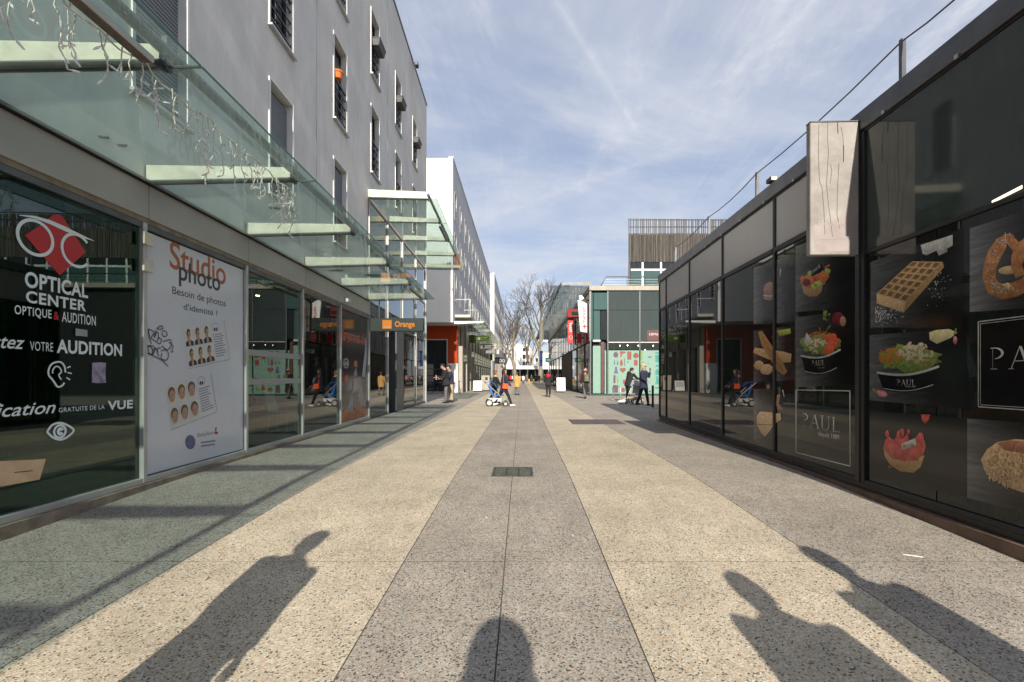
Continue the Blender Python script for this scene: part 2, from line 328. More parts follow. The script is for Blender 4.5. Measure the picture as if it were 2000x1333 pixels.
# pixel of the photograph -> place on the left wall, the right wall, the ground, an upright plane at depth Y
def LW(px, py): Y = 3689.35/(1000-px); return Y, HC+(736-py)*Y/F
def RW(px, py): Y = 3200.4/(px-1042); return Y, HC+(736-py)*Y/F
def zg(Y): return -0.034*0.25*math.log(1+math.exp((5.6-max(Y, -2.5))/0.25))
def GP(px, py): Y = F*HC/(py-736); return (px-1020)*Y/F, Y
def FP(px, py, Y): return (px-1020)*Y/F, HC+(736-py)*Y/F
def LP(px, py, n=0.0): Y, z = LW(px, py); return (n, Y, z)
def RP(px, py, n=0.0): Y, z = RW(px, py); return (-n, Y, z)
def lbox(x0, y0b, x1, y1t, n):     # text box on the left wall from its lower left and upper right pixels
    a, za = LW(x0, y0b); b, zb = LW(x1, y1t); return lambda s, t: (n, a+(b-a)*s, za+(zb-za)*t)
def rbox(x0, y0b, x1, y1t, n):
    a, za = RW(x0, y0b); b, zb = RW(x1, y1t); return lambda s, t: (-n, a+(b-a)*s, za+(zb-za)*t)
def fbox(X0, X1, z0, z1, Y): return lambda s, t: (X0+(X1-X0)*s, Y, z0+(z1-z0)*t)
# ------------------------------------------------------------------ ground and paving
g = MB(); ys = [-60, -12, -2.5]+[-2.5+.25*i for i in range(1, 46)]+[36, 80, 200, 700]
for a, b in zip(ys, ys[1:]):
    g.quad((-400, a, zg(a)-.008), (400, a, zg(a)-.008), (400, b, zg(b)-.008), (-400, b, zg(b)-.008))
solo('ground', g, 'joint_dirt', kind='structure')
JOINTS = [-4.65, -0.67, 3.27, 7.2, 11.15, 15.1, 19.05, 23.0, 26.95, 30.9, 34.85]
def slab_mesh(x0, x1, a, b, gap=0.004, dz=0.0):
    mb = MB(); n = 1 if a >= 7 else 8; ge = .0009; q = [a+ge+(b-a-2*ge)*i/n for i in range(n+1)]; x0 += gap; x1 -= gap
    for p, r in zip(q, q[1:]):
        mb.quad((x0, p, zg(p)+dz), (x1, p, zg(p)+dz), (x1, r, zg(r)+dz), (x0, r, zg(r)+dz))
    for p, r in zip(q, q[1:]):
        mb.quad((x0, r, zg(r)+dz), (x0, r, zg(r)-.007), (x0, p, zg(p)-.007), (x0, p, zg(p)+dz)); mb.quad((x1, p, zg(p)+dz), (x1, p, zg(p)-.007), (x1, r, zg(r)-.007), (x1, r, zg(r)+dz))
    mb.quad((x1, b-ge, zg(b)+dz), (x1, b-ge, zg(b)-.007), (x0, b-ge, zg(b)-.007), (x0, b-ge, zg(b)+dz))
    return mb
def band(x0, x1, mat, cols=1, far=True):
    r = thing('pavement', None, None, kind='structure')
    w = (x1-x0)/cols
    for c in range(cols):
        for a, b in zip(JOINTS, JOINTS[1:]): part('slab', slab_mesh(x0+c*w, x0+(c+1)*w, a, b, dz=random.uniform(-.0012, .0012)), mat, r)
    if far:
        mb = slab_mesh(x0, x1, 34.86, 120); part('far_paving', mb, mat, r)
band(-5.2, -2.45, 'dark_aggregate'); band(-2.45, -.85, 'beige_aggregate'); band(-.85, .60, 'grey_aggregate', 2); band(.60, 2.15, 'beige_aggregate'); band(2.15, 4.6, 'grey_aggregate')
solo('plaza', MB().quad((4.6, 12.5, -.004), (26, 12.5, -.004), (26, 29.9, -.004), (4.6, 29.9, -.004)), 'grey_aggregate', kind='structure')
solo('far_plaza', MB().quad((-60, 120.2, -.004), (60, 120.2, -.004), (60, 160, -.004), (-60, 160, -.004)), 'asphalt', kind='structure')
solo('side_passage', MB().quad((-24, 22.3, -.003), (-5.21, 22.3, -.003), (-5.21, 36, -.003), (-24, 36, -.003)), 'dark_aggregate', kind='structure')

# drain grate in the grey centre band
X0, X1, Y0, Y1 = -.39, .14, 5.70, 6.27
gr = thing('drain_grate', 'rusty green cast iron drain grate of three sections set in the grey paving', 'drain grate', (-.125, 5.98, zg(5.98)))
mb = MB(); e = .022; zt = lambda y: zg(y)+.006
def ybox(mb, x0, x1, y0, y1, dz=.006, h=.02): mb.hexa([(x0, y0, zg(y0)+dz-h), (x1, y0, zg(y0)+dz-h), (x1, y1, zg(y1)+dz-h), (x0, y1, zg(y1)+dz-h), (x0, y0, zg(y0)+dz), (x1, y0, zg(y0)+dz), (x1, y1, zg(y1)+dz), (x0, y1, zg(y1)+dz)])
ybox(mb, X0, X1, Y0, Y0+e); ybox(mb, X0, X1, Y1-e, Y1); ybox(mb, X0, X0+e, Y0+e, Y1-e); ybox(mb, X1-e, X1, Y0+e, Y1-e)
M('cast_iron', (.085, .09, .07), .65, .4, var=.45, scale=14, bump=.2)
part('frame', mb, 'cast_iron', gr)
mb = MB(); ybox(mb, X0+e, X1-e, Y0+e, Y1-e, dz=.0025, h=.003); part('sump', mb, 'soft_black', gr)
sw = (X1-X0-2*e)/3
for k in range(3):
    a = X0+e+k*sw+.004; b = a+sw-.008; mb = MB(); ybox(mb, a, a+.012, Y0+e+.004, Y1-e-.004); ybox(mb, b-.012, b, Y0+e+.004, Y1-e-.004)
    n = 12; st = (Y1-Y0-2*e-.008)/n
    for q in range(n): ybox(mb, a+.012, b-.012, Y0+e+.004+q*st, Y0+e+.004+q*st+st*.55)
    part('section', mb, 'cast_iron', gr)
# service hatch
M('hatch_metal', (.135, .095, .095), .55, .4, var=.25, scale=8, bump=.1)
ht = thing('service_hatch', 'purple brown metal service hatch let into the paving on the right', 'hatch', (2.03, 12.6, 0))
for a, b in ((1.36, 2.03), (2.034, 2.70)): part('cover', MB().box(a, b, 11.95, 13.2, -.02, .006), 'hatch_metal', ht)
mb = MB(); mb.box(1.33, 2.73, 11.92, 11.947, -.02, .005).box(1.33, 2.73, 13.203, 13.23, -.02, .005).box(1.33, 1.357, 11.947, 13.203, -.02, .005).box(2.703, 2.73, 11.947, 13.203, -.02, .005); part('frame', mb, 'cast_iron', ht)
part('lifting_slot', MB().box(1.98, 2.08, 12.1, 12.25, .006, .0075), 'black', ht)
# litter
M('paper', (.75, .74, .70), .8, var=.05)
def scrap(px, py, label, w, l, rz):
    X, Y = GP(px, py); Y = max(Y, 1)
    for _ in range(6): Y = F*(HC-zg(Y))/(py-736)
    X = (px-1020)*Y/F; mb = MB(); z = zg(Y)+.003; c, s_ = math.cos(rz), math.sin(rz)
    top = [(-w, -l), (-.2*w, -.6*l), (w*.7, -l*.8), (w, .2*l), (.4*w, l), (-.5*w, .7*l)]
    mb.prism([(X+a*c-b*s_, Y+a*s_+b*c, z) for a, b in top], (0, 0, .004)); solo('paper_scrap', mb, 'paper', label, 'litter', at=(X, Y, z), group='paper scraps on the paving')
scrap(1783, 1087, 'long white paper strip lying on the grey paving beside the bakery', .06, .012, -.5)
scrap(1118, 1047, 'tiny white paper scrap on the grey centre band', .006, .02, .3); scrap(950, 1012, 'tiny white speck of paper left of the centre joint', .009, .012, 1.0)
# pale kerb ring by the passage
mb = MB(); P0 = [(5.05, 22.6), (4.55, 21.3), (4.55, 20.2), (4.75, 19.2), (5.1, 17.9), (5.7, 16.9), (6.5, 16.2)]
for (a, b), (c, d) in zip(P0, P0[1:]): mb.hexa([(a, b, -.01), (a+.16, b, -.01), (c+.16, d, -.01), (c, d, -.01), (a, b, .02), (a+.16, b, .02), (c+.16, d, .02), (c, d, .02)])
M('pale_stone', (.48, .46, .42), .8, var=.15, scale=10)
solo('kerb', mb, 'pale_stone', kind='structure')

# ------------------------------------------------------------------ facade helper
def facade(mb, y0, y1, z0, z1, ops, depth=.22, x=0.0, face=1):
    """front skin of a wall in the plane x with openings (ya, yb, za, zb) and their reveals; face = +1 looks to +x"""
    ysn = sorted({y0, y1} | {q for o in ops for q in o[:2]}); zsn = sorted({z0, z1} | {q for o in ops for q in o[2:]})
    for a, b in zip(ysn, ysn[1:]):
        for c, d in zip(zsn, zsn[1:]):
            m, n = (a+b)/2, (c+d)/2
            if any(o[0] < m < o[1] and o[2] < n < o[3] for o in ops) or b-a < 1e-6 or d-c < 1e-6: continue
            p = [(x, a, c), (x, b, c), (x, b, d), (x, a, d)]; mb.quad(*(p if face > 0 else p[::-1]))
    xi = x-face*depth
    for a, b, c, d in ops:
        for q in (((x, a, c), (xi, a, c), (xi, a, d), (x, a, d)), ((x, b, d), (xi, b, d), (xi, b, c), (x, b, c)), ((x, b, c), (xi, b, c), (xi, a, c), (x, a, c)), ((x, a, d), (xi, a, d), (xi, b, d), (x, b, d))): mb.quad(*(q if face < 0 else q[::-1]))
    return mb

# ------------------------------------------------------------------ apartment building A with its shop front (left)
A = thing('apartment_building', 'grey rendered apartment building with glazed shop front under glass canopies', 'building', (0, 10, 0), LEFT)
cols = [5.4+2.8*k for k in range(6)]; rows = [(4.40, 6.37), (7.28, 9.28), (10.18, 12.12)]
WW = .43; ops = []; wins = []
for i, yc in enumerate(cols):
    for j, (a, b) in enumerate(rows):
        if j == 0 and i >= 3: continue
        ops.append((yc-WW, yc+WW, a, b)); wins.append((i, j))
mb = MB(); facade(mb, -8, 13.1, 3.43, 14.4, [o for o in ops if o[1] < 13.1]); facade(mb, 13.1, 22.1, 6.42, 14.4, [o for o in ops if o[1] > 13.1])
mb.quad((0, 22.1, 6.42), (-16, 22.1, 6.42), (-16, 22.1, 14.4), (0, 22.1, 14.4)); mb.quad((-16, -8, 3.4), (0, -8, 3.4), (0, -8, 14.4), (-16, -8, 14.4))
mb.quad((0, -8, 14.4), (0, 22.1, 14.4), (-16, 22.1, 14.4), (-16, -8, 14.4)); mb.quad((0, 13.1, 6.42), (0, 22.1, 6.42), (-16, 22.1, 6.42), (-16, 13.1, 6.42)); mb.quad((-16, -8, -1), (-16, 22.1, -1), (-16, 22.1, 14.4), (-16, -8, 14.4))
part('wall', mb, 'grey_plaster', A)
part('coping', MB().box(-.3, .035, -8, 22.14, 14.4, 14.47), 'mid_metal', A)
# expansion joints of the render
for y in (9.65, 15.2): part('render_joint', MB().box(-.002, .004, y-.006, y+.006, 6.45 if y > 13 else 3.45, 14.39), 'mid_metal', A)
M('curtain', (.55, .53, .49), .9, var=.1, rgb2=(.38, .37, .34), scale=3, stretch=(1, 12, .3)); M('pot_orange', (.62, .16, .03), .6, var=.1); M('planter_grey', (.10, .10, .10), .7, var=.2); M('greenery', (.07, .10, .035), .8, var=.4, scale=30)
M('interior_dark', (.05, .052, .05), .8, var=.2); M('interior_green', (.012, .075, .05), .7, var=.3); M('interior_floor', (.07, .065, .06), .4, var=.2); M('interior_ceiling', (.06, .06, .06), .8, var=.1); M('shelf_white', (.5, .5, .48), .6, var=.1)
def window_at(i, j):
    yc = cols[i]; a, b = rows[j]; zc = a; H = b-a
    m = MB(); t = .030
    m.box(-.20, .020, -WW-.01, -WW+t, -.01, H+.01).box(-.20, .020, WW-t, WW+.01, -.01, H+.01).box(-.20, .016, -WW+t, WW-t, H-t*.6, H+.012)
    w = part('window', m, 'white_metal', A, loc=(0, yc, zc))
    s = MB().box(-.20, .075, -WW-.03, WW+.03, -.035, .0); part('sill', s, 'aluminium', w)
    closed = (i == 0 and j == 0) or (i == 1 and j == 0)
    half = (i == 2 and j == 0)
    if not closed:
        m = MB(); q = .05
        for c in (-WW+t, -.028, WW-t-.05): m.box(-.175, -.13, c, c+.055, .02, H-.06)
        m.box(-.172, -.132, -WW+t, WW-t, .0, .06).box(-.172, -.132, -WW+t, WW-t, H-.11, H-.04); part('sash', m, 'dark_metal', w)
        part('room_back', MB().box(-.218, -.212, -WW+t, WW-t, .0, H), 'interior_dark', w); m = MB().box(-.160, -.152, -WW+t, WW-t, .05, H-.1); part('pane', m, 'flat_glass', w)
        ca, cb = random.choice(((-WW+t, -.12), (.1, WW-t), (-WW+t, .02), (-.38, .36))); part('curtain', MB().box(-.200, -.190, ca, cb, .05, H-.06), 'curtain', w)
        m = MB(); 
        for z in (.18, .40, .62, .84): m.box(-.045, -.02, -WW+t, WW-t, z, z+.028)
        m.box(-.05, -.01, -WW+t, WW-t, 1.0, 1.045)
        for c in (-.2, .2): m.box(-.04, -.02, c, c+.02, .18, 1.0)
        if j or half: part('railing', m, 'dark_metal', w)
    if closed or half:
        m = MB(); lo = .02 if closed else .62; n = int((H-.05-lo)/.05)
        for k in range(n):
            z = lo+k*.05; m.hexa([(-.125, -WW+t, z), (-.100, -WW+t, z), (-.100, WW-t, z), (-.125, WW-t, z), (-.125, -WW+t, z+.046), (-.112, -WW+t, z+.046), (-.112, WW-t, z+.046), (-.125, WW-t, z+.046)])
        part('roller_shutter', m, 'shutter_grey', w)
        if half: part('shutter_guide', MB().box(-.11, -.09, -WW+t, -WW+t+.03, 0, H), 'aluminium', w)
for i, j in wins: window_at(i, j)
# things on the windows
def planter(i, j, label, dz=1.02, mat='planter_grey'):
    yc = cols[i]; z = rows[j][0]+dz-.12
    p = thing('planter_box', label, 'planter', (0, yc-.03, z), LEFT, group='planter boxes on the upper windows')
    m = MB(); y0, y1 = yc-.33, yc+.30; m.hexa([(.02, y0+.02, z), (.20, y0+.02, z), (.20, y1-.02, z), (.02, y1-.02, z), (0, y0, z+.2), (.24, y0, z+.2), (.24, y1, z+.2), (0, y1, z+.2)]); part('box', m, mat, p, bev=.008)
    part('rim', MB().box(-.01, .25, y0-.01, y1+.01, z+.2, z+.225), mat, p)
    m = MB()
    for k in range(26):
        x = random.uniform(.04, .2); y = random.uniform(y0+.05, y1-.05); h = random.uniform(.03, .1); m.tube([(x, y, z+.2), (x+random.uniform(-.03, .03), y+random.uniform(-.03, .03), z+.22+h)], [.006, .002], 4)
    part('dry_plants', m, 'greenery', p)
    part('bracket', MB().box(-.05, .02, yc-.2, yc-.18, z+.05, z+.22).box(-.05, .02, yc+.15, yc+.17, z+.05, z+.22), 'dark_metal', p)
planter(3, 2, 'dark planter box hung on the top floor window nearest the camera, among the planters'); planter(4, 2, 'dark planter box on the middle one of the three top windows with planters'); planter(5, 2, 'dark planter box on the top window by the end corner of the grey building')
p = thing('flower_pot', 'orange plastic flower pot hooked on the railing of a window', 'flower pot', (0.02, cols[2]-.28, 8.32), LEFT)
yc = cols[2]-.28; m = MB(); m.loft([((.06, yc, 8.26+h), r, r, (1, 0, 0), (0, 1, 0)) for h, r in ((0, .075), (.12, .105), (.125, .12), (.16, .125))], 14); part('pot', m, 'pot_orange', p, sm=False)
m = MB(); [m.tube([(.06+random.uniform(-.05, .05), yc+random.uniform(-.05, .05), 8.40), (.06+random.uniform(-.1, .1), yc+random.uniform(-.1, .1), 8.48+random.uniform(0, .08))], [.008, .002], 4) for k in range(18)]; part('plant', m, 'greenery', p)
part('hook', MB().box(-.05, .0, yc-.01, yc+.01, 8.32, 8.35), 'dark_metal', p)
# security camera on the roof edge
p = thing('roof_camera', 'small dark camera fixed to the roof edge of the grey building', 'camera', (0.03, 18.9, 14.2), LEFT)
part('arm', MB().box(.0, .22, 18.88, 18.92, 14.28, 14.31), 'dark_metal', p); part('housing', MB().box(.14, .26, 18.78, 19.02, 14.12, 14.28), 'dark_metal', p, bev=.01)

# fascia, frame, plinth
MUL = [-6.7, -4.75, -2.8, -.85, 1.15, 5.12, 7.09, 9.0, 11.0, 13.17]
for a, b in zip([-8, -4.75, -.85, 1.2, 3.2, 5.17, 7.12, 9.1, 11.1], [-4.75, -.85, 1.2, 3.2, 5.17, 7.12, 9.1, 11.1, 13.15]):
    part('fascia_panel', MB().box(-.12, .03, a+.004, b-.004, 3.04, 3.42), 'fascia_grey', A, bev=.006)
part('fascia_ledge', MB().box(-.12, .015, -8, 13.1, 2.985, 3.036), 'tan_stone', A)
part('gutter', MB().box(-.1, .075, -8, 13.12, 3.425, 3.46), 'dark_metal', A)
for y in MUL:
    part('mullion', MB().box(-.08, .03, y-.028, y+.028, .055, 2.98), 'aluminium', A, bev=.004)
for a, b in zip(MUL, MUL[1:]):
    part('bottom_rail', MB().box(-.08, .025, a+.03, b-.03, .05, .115), 'aluminium', A, bev=.004); part('top_rail', MB().box(-.08, .012, a+.03, b-.03, 2.92, 2.98), 'mid_metal', A)
    mat = 'optician_glass' if a in (1.15,) else 'shop_glass'
    if a > 0: part('shop_window', MB().box(-.03, -.018, a+.028, b-.028, .115, 2.92), mat, A)
    else: part('shop_window', MB().box(-.03, -.018, a+.028, b-.028, .115, 2.92), 'window_glass', A)
m = MB(); yy = [-8, -4, -2.5, 0, 1, 2, 3, 4, 5, 5.6, 6.2, 8, 13.2]
for a, b in zip(yy, yy[1:]): m.hexa([(-.1, a, zg(a)-.1), (.07, a, zg(a)-.1), (.07, b, zg(b)-.1), (-.1, b, zg(b)-.1), (-.1, a, .048), (.07, a, .048), (.07, b, .048), (-.1, b, .048)])
part('plinth', m, 'tan_stone', A)
# tall glazed section with its door pillar
TM = [13.2, 15.2, 17.25, 19.65, 21.75]
for y in TM:
    part('mullion', MB().box(-.08, .03, y-.025, y+.025, .02, 6.35), 'aluminium', A, bev=.004)
for a, b in zip(TM, TM[1:]):
    door = abs(a-15.2) < .1
    for c, d in ((.1, 2.95), (2.99, 4.7), (4.74, 6.33)):
        if door and c < 1: continue
        part('tall_pane', MB().box(-.03, -.018, a+.027, b-.027, c, d), 'tall_glass', A)
    for z in (.03, 2.955, 4.705): 
        if door and z < 1: continue
        part('glazing_bar', MB().box(-.07, .015, a+.027, b-.027, z, z+.033 if z > 1 else z+.07), 'mid_metal', A)
part('door_pillar', MB().box(-.45, .06, 16.15, 17.2, 0, 2.95), 'mid_metal', A, bev=.01); 
d = part('shop_door', MB().box(-.5, -.47, 15.25, 16.12, .02, 2.9), 'window_glass', A); part('door_frame', MB().box(-.52, -.45, 15.23, 15.28, 0, 2.93).box(-.52, -.45, 16.09, 16.14, 0, 2.93), 'dark_metal', d); part('handle', MB().tube([(-.42, 16.0, .9), (-.42, 16.0, 1.3)], .014, 8), 'aluminium', d)
part('door_mat', MB().box(-.45, .02, 15.25, 16.12, .004, .015), 'soft_black', A)
part('corner_post', MB().box(-.12, .05, 21.78, 21.9, 0, 6.4), 'aluminium', A)
# dark shop interior
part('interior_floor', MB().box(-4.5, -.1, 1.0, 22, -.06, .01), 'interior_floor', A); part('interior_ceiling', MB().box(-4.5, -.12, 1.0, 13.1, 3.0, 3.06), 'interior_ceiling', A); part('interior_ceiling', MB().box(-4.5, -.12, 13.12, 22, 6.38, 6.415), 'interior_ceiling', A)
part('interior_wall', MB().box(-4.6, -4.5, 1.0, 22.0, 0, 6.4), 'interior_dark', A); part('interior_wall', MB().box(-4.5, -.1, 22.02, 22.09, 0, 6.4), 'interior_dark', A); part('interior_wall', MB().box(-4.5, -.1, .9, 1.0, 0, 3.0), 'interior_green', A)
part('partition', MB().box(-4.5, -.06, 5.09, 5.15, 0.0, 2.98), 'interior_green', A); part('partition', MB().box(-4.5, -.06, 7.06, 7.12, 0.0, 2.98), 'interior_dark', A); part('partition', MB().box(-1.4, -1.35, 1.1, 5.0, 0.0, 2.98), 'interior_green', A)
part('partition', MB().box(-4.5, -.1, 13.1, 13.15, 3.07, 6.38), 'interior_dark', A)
M('wood_dark', (.12, .05, .03), .6, var=.3)
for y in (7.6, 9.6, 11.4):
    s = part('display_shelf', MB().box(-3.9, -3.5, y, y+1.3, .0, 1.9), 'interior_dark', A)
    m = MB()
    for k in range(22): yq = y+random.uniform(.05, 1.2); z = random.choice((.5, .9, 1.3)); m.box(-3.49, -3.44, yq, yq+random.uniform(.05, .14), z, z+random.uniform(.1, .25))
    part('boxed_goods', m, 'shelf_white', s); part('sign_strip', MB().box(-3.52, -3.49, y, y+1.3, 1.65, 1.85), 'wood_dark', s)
# ------------------------------------------------------------------ canopies on building A
def canopy(label, beams, y0, y1, zw, zo, xo, gx, tall=False, lamps=()):
    c = thing('glass_canopy', label, 'canopy', (0, (y0+y1)/2, zw), LEFT)
    zb = lambda x: zw+(zo-zw)*x/xo
    for y in beams:
        m = MB(); h0, h1, w = .18, .12, .035
        m.hexa([(.02, y-w, zb(0)+.02), (xo, y-w, zb(xo)+.02), (xo, y+w, zb(xo)+.02), (.02, y+w, zb(0)+.02), (.02, y-w, zb(0)+.02+h0), (xo, y-w, zb(xo)+.02+h1), (xo, y+w, zb(xo)+.02+h1), (.02, y+w, zb(0)+.02+h0)])
        b = part('beam', m, 'beam_paint', c, bev=.004)
        part('flange', MB().hexa([(.02, y-.055, zb(0)+.008), (xo, y-.055, zb(xo)+.008), (xo, y+.055, zb(xo)+.008), (.02, y+.055, zb(0)+.008), (.02, y-.055, zb(0)+.0195), (xo, y-.055, zb(xo)+.0195), (xo, y+.055, zb(xo)+.0195), (.02, y+.055, zb(0)+.0195)]), 'mid_metal', b)
        part('end_clamp', MB().box(xo-.02, xo+.02, y-.03, y+.03, zb(xo)-.03, zb(xo)+.2), 'mid_metal', b)
    ed = [y0]+[q for q in beams if y0+.4 < q < y1-.4]+[y1]
    for a, b in zip(ed, ed[1:]):
        m = MB(); a2, b2 = a+.006, b-.006
        m.hexa([(.08, a2, zb(0)-.012), (gx, a2, zb(gx)-.012), (gx, b2, zb(gx)-.012), (.08, b2, zb(0)-.012), (.08, a2, zb(0)), (gx, a2, zb(gx)), (gx, b2, zb(gx)), (.08, b2, zb(0))])
        pn = part('glass_pane', m, 'canopy_glass', c)
        part('pane_edge', MB().box(gx+.001, gx+.008, a2, b2, zb(gx)-.013, zb(gx)+.001), 'edge_green', pn)
        part('joint_seal', MB().hexa([(.1, b-.006, zb(0)-.014), (gx, b-.006, zb(gx)-.014), (gx, b+.006, zb(gx)-.014), (.1, b+.006, zb(0)-.014), (.1, b-.006, zb(0)+.002), (gx, b-.006, zb(gx)+.002), (gx, b+.006, zb(gx)+.002), (.1, b+.006, zb(0)+.002)]), 'mid_metal', pn)
    part('edge_tube', MB().tube([(xo+.01, y0+.02, zb(xo)+.09), (xo+.01, y1-.02, zb(xo)+.09)], .042, 10), 'mid_metal', c, sm=True)
    for a, b in lamps:
        t = part('light_tube', MB().box(xo-.055, xo+.03, a, b, zb(xo)-.085, zb(xo)-.035), 'aluminium', c, bev=.008); part('louvre', MB().box(xo-.045, xo+.02, a+.02, b-.02, zb(xo)-.092, zb(xo)-.0855), 'louvre_brown', t)
        part('lamp_holder', MB().tube([(xo-.012, b+.01, zb(xo)-.05), (xo-.012, b+.16, zb(xo)-.02)], .02, 8), 'dark_metal', t)
    return c
M('louvre_brown', (.17, .14, .11), .5, .3, var=.3, scale=60)
M('edge_green', (.05, .13, .10), .2, var=.1)
BE = [-6.6, -4.63, -2.66, -.7, 1.27, 3.25, 5.17, 7.1, 9.12, 11.05, 13.05]
canopy('long low glass canopy with pale green beams over the shop windows', BE, -8.0, 13.15, 3.44, 3.49, 1.66, 1.90, lamps=((1.5, 3.1), (11.2, 12.7), (-2.5, -.9)))
UB = [13.25, 15.25, 17.3, 19.4, 21.65]
UC = canopy('high glass canopy over the tall glazed corner of the grey building', UB, 13.1, 21.95, 6.42, 6.40, 1.72, 1.97, lamps=((15.4, 17.0),))
part('end_fascia', MB().hexa([(.0, 13.14, 6.44), (1.72, 13.14, 6.40), (1.72, 13.19, 6.40), (.0, 13.19, 6.44), (.0, 13.14, 6.66), (1.72, 13.14, 6.60), (1.72, 13.19, 6.60), (.0, 13.19, 6.66)]), 'beam_paint', UC, bev=.004)
# debris and dirt lying on the glass
M('leaf_litter', (.05, .035, .025), .9, var=.4, scale=20)
def debris(y, x, s, label, sx=1.0):
    m = MB(); n = 14; z = 3.445+.05*x/1.66; pts = []
    for k in range(n):
        a = 2*PI*k/n; r = s*random.uniform(.6, 1.15); pts.append((x+r*math.cos(a)*sx, y+r*math.sin(a)*.8, z+.001))
    m.prism(pts, (0, 0, .012)); solo('leaf_debris', m, 'leaf_litter', label, 'debris', at=(x, y, z), frame=LEFT, group='rotting leaves on the glass canopy')
debris(10.0, 1.10, .17, 'largest patch of dark rotting leaves on the canopy glass', 1.5); debris(9.5, .50, .12, 'oval patch of dark leaves on the canopy glass near the wall', 1.5); debris(6.0, 1.0, .055, 'small dark leaf patch on the canopy glass behind the icicle lights', 1.6); debris(4.35, .42, .03, 'tiny dark leaf shred at the wall side of the canopy glass', 2); debris(4.2, .38, .03, 'second tiny dark leaf shred at the wall side of the canopy glass', 2)

# icicle lights
IL = thing('icicle_lights', 'unlit icicle string lights with white bulbs hanging along the canopy edge', 'string lights', (1.6, 3.8, 3.45), LEFT)
M('cable_white', (.72, .68, .62), .6, var=.25, scale=30); M('bulb_clear', (.85, .85, .85), .15, var=.02)
m = MB(); pts = []
for k in range(41):
    t = k/40; y = 1.7+3.55*t; pts.append((1.60+.02*math.sin(k*1.7), y, 3.425-.05*abs(math.sin(k*PI/8))))
m.tube(pts, .006, 5); part('main_cable', m, 'cable_white', IL)
for k in range(50):
    y = 1.75+3.45*k/41+random.uniform(-.03, .03) if k < 42 else random.uniform(4.7, 5.3); x = 1.60+random.uniform(-.02, .02); L = random.choice((.22, .32, .42, .52)); z = 3.40
    m = MB(); b = MB(); p = Vector((x, y, z)); path = [tuple(p)]; n = int(L/.055)
    for q in range(n):
        p = p+Vector((random.uniform(-.022, .022), random.uniform(-.022, .022), -.055)); path.append(tuple(p))
        if q % 2 == 1 or q == n-1:
            d = Vector((random.uniform(-1, 1), random.uniform(-1, 1), random.uniform(-.9, .3))).normalized(); e = p+d*.022
            m.tube([p, e], .0036, 4); b.tube([e, e+d*.036], [.0075, .005], 5)
    m.tube(path, .0042, 4); s = part('strand', m, 'cable_white', IL); part('bulb', b, 'bulb_clear', s, kind='stuff')

# hinges, wall lamp
for z, l in ((2.80, 'upper'), (2.50, 'lower')): part('hinge', MB().box(.031, .06, 5.06, 5.20, z-.07, z+.07), 'beam_paint', A, bev=.005)
p = thing('wall_lamp', 'small white emergency lamp on the grey fascia above the shop window', 'lamp', (0.03, 11.3, 3.14), LEFT); part('body', MB().box(.03, .11, 11.2, 11.45, 3.09, 3.18), 'white_metal', p, bev=.01); part('lens', MB().box(.11, .118, 11.23, 11.42, 3.105, 3.165), 'aluminium', p)

# ------------------------------------------------------------------ optician window: vinyl lettering and logo
M('vinyl_white', (.72, .80, .79), .35, var=.03); M('vinyl_red', (.48, .022, .025), .35, var=.06)
V = .0; vx = -.014
OW = thing('window_lettering', 'white vinyl lettering about eyesight and hearing tests on the dark optician window', 'lettering', (vx, 4.3, 1.4), LEFT)
def LT(s, x0, yb, x1, yt, m='vinyl_white', bold=.0, shear=0., space=1., name='letters', par=None, n=vx): return text(name, s, lbox(x0, yb, x1, yt, n), m, par or OW, bold, shear, space)
LT('OPTICAL', 52, 561, 175, 556, bold=.028, space=1.05); LT('CENTER', 54, 591, 171, 588, bold=.028, space=1.1); LT('OPTIQUE', 32, 617, 104, 606, bold=.012, space=1.1); LT('&', 108, 625, 119, 610, 'vinyl_red', bold=.02); LT('AUDITION', 124, 629, 190, 618, bold=.012, space=1.1)
LT('Testez', -49, 677.4, 52, 657, bold=.01, shear=.35); LT('VOTRE', 62, 685, 107, 670, space=1.1); LT('AUDITION', 114, 690, 241, 673, bold=.032, space=1.05)
LT('Vérification', -101, 824, 112, 783, bold=.008, shear=.35); LT('GRATUITE DE LA', 118, 806, 207, 791, space=1.05); LT('VUE', 213, 802, 262, 781, bold=.03, space=1.05)
def lring(cx, cy, rx, ry, w, a0, a1, m, parent, name, n=vx, k=40, w2=None):
    """a ring segment drawn on the left wall; centre and radii in photo pixels"""
    y0, z0 = LW(cx, cy); ya, _ = LW(cx+rx, cy); _, zb = LW(cx, cy-ry); R = abs(ya-y0); Q = abs(zb-z0); mb = MB(); o = []
    for i in range(k+1):
        t = math.radians(a0+(a1-a0)*i/k); q = w if w2 is None else w+(w2-w)*i/k
        o.append(((n, y0+(R+q/2)*math.cos(t), z0+(Q+q/2)*math.sin(t)), (n, y0+(R-q/2)*math.cos(t), z0+(Q-q/2)*math.sin(t))))
    for (a, b), (c, d) in zip(o, o[1:]): mb.quad(a, c, d, b)
    return part(name, mb, m, parent)
OL = thing('window_logo', 'red diamond logo with white spectacle rings and eyebrow line on the dark optician window', 'logo', (vx, 4.1, 2.4), LEFT)
part('diamond', MB().poly([LP(52, 460, vx-.001), LP(120, 538, vx-.001), LP(171, 493, vx-.001), LP(131, 432, vx-.001), LP(126, 424, vx-.001), LP(119, 420, vx-.001), LP(108, 420, vx-.001), LP(100, 425, vx-.001), LP(95, 432, vx-.001)]), 'vinyl_red', OL)
lring(73, 465, 33, 33, .028, 0, 360, 'vinyl_white', OL, 'spectacle_ring', vx+.001); lring(153, 490, 27, 31, .026, 42, 318, 'vinyl_white', OL, 'spectacle_ring', vx+.001)
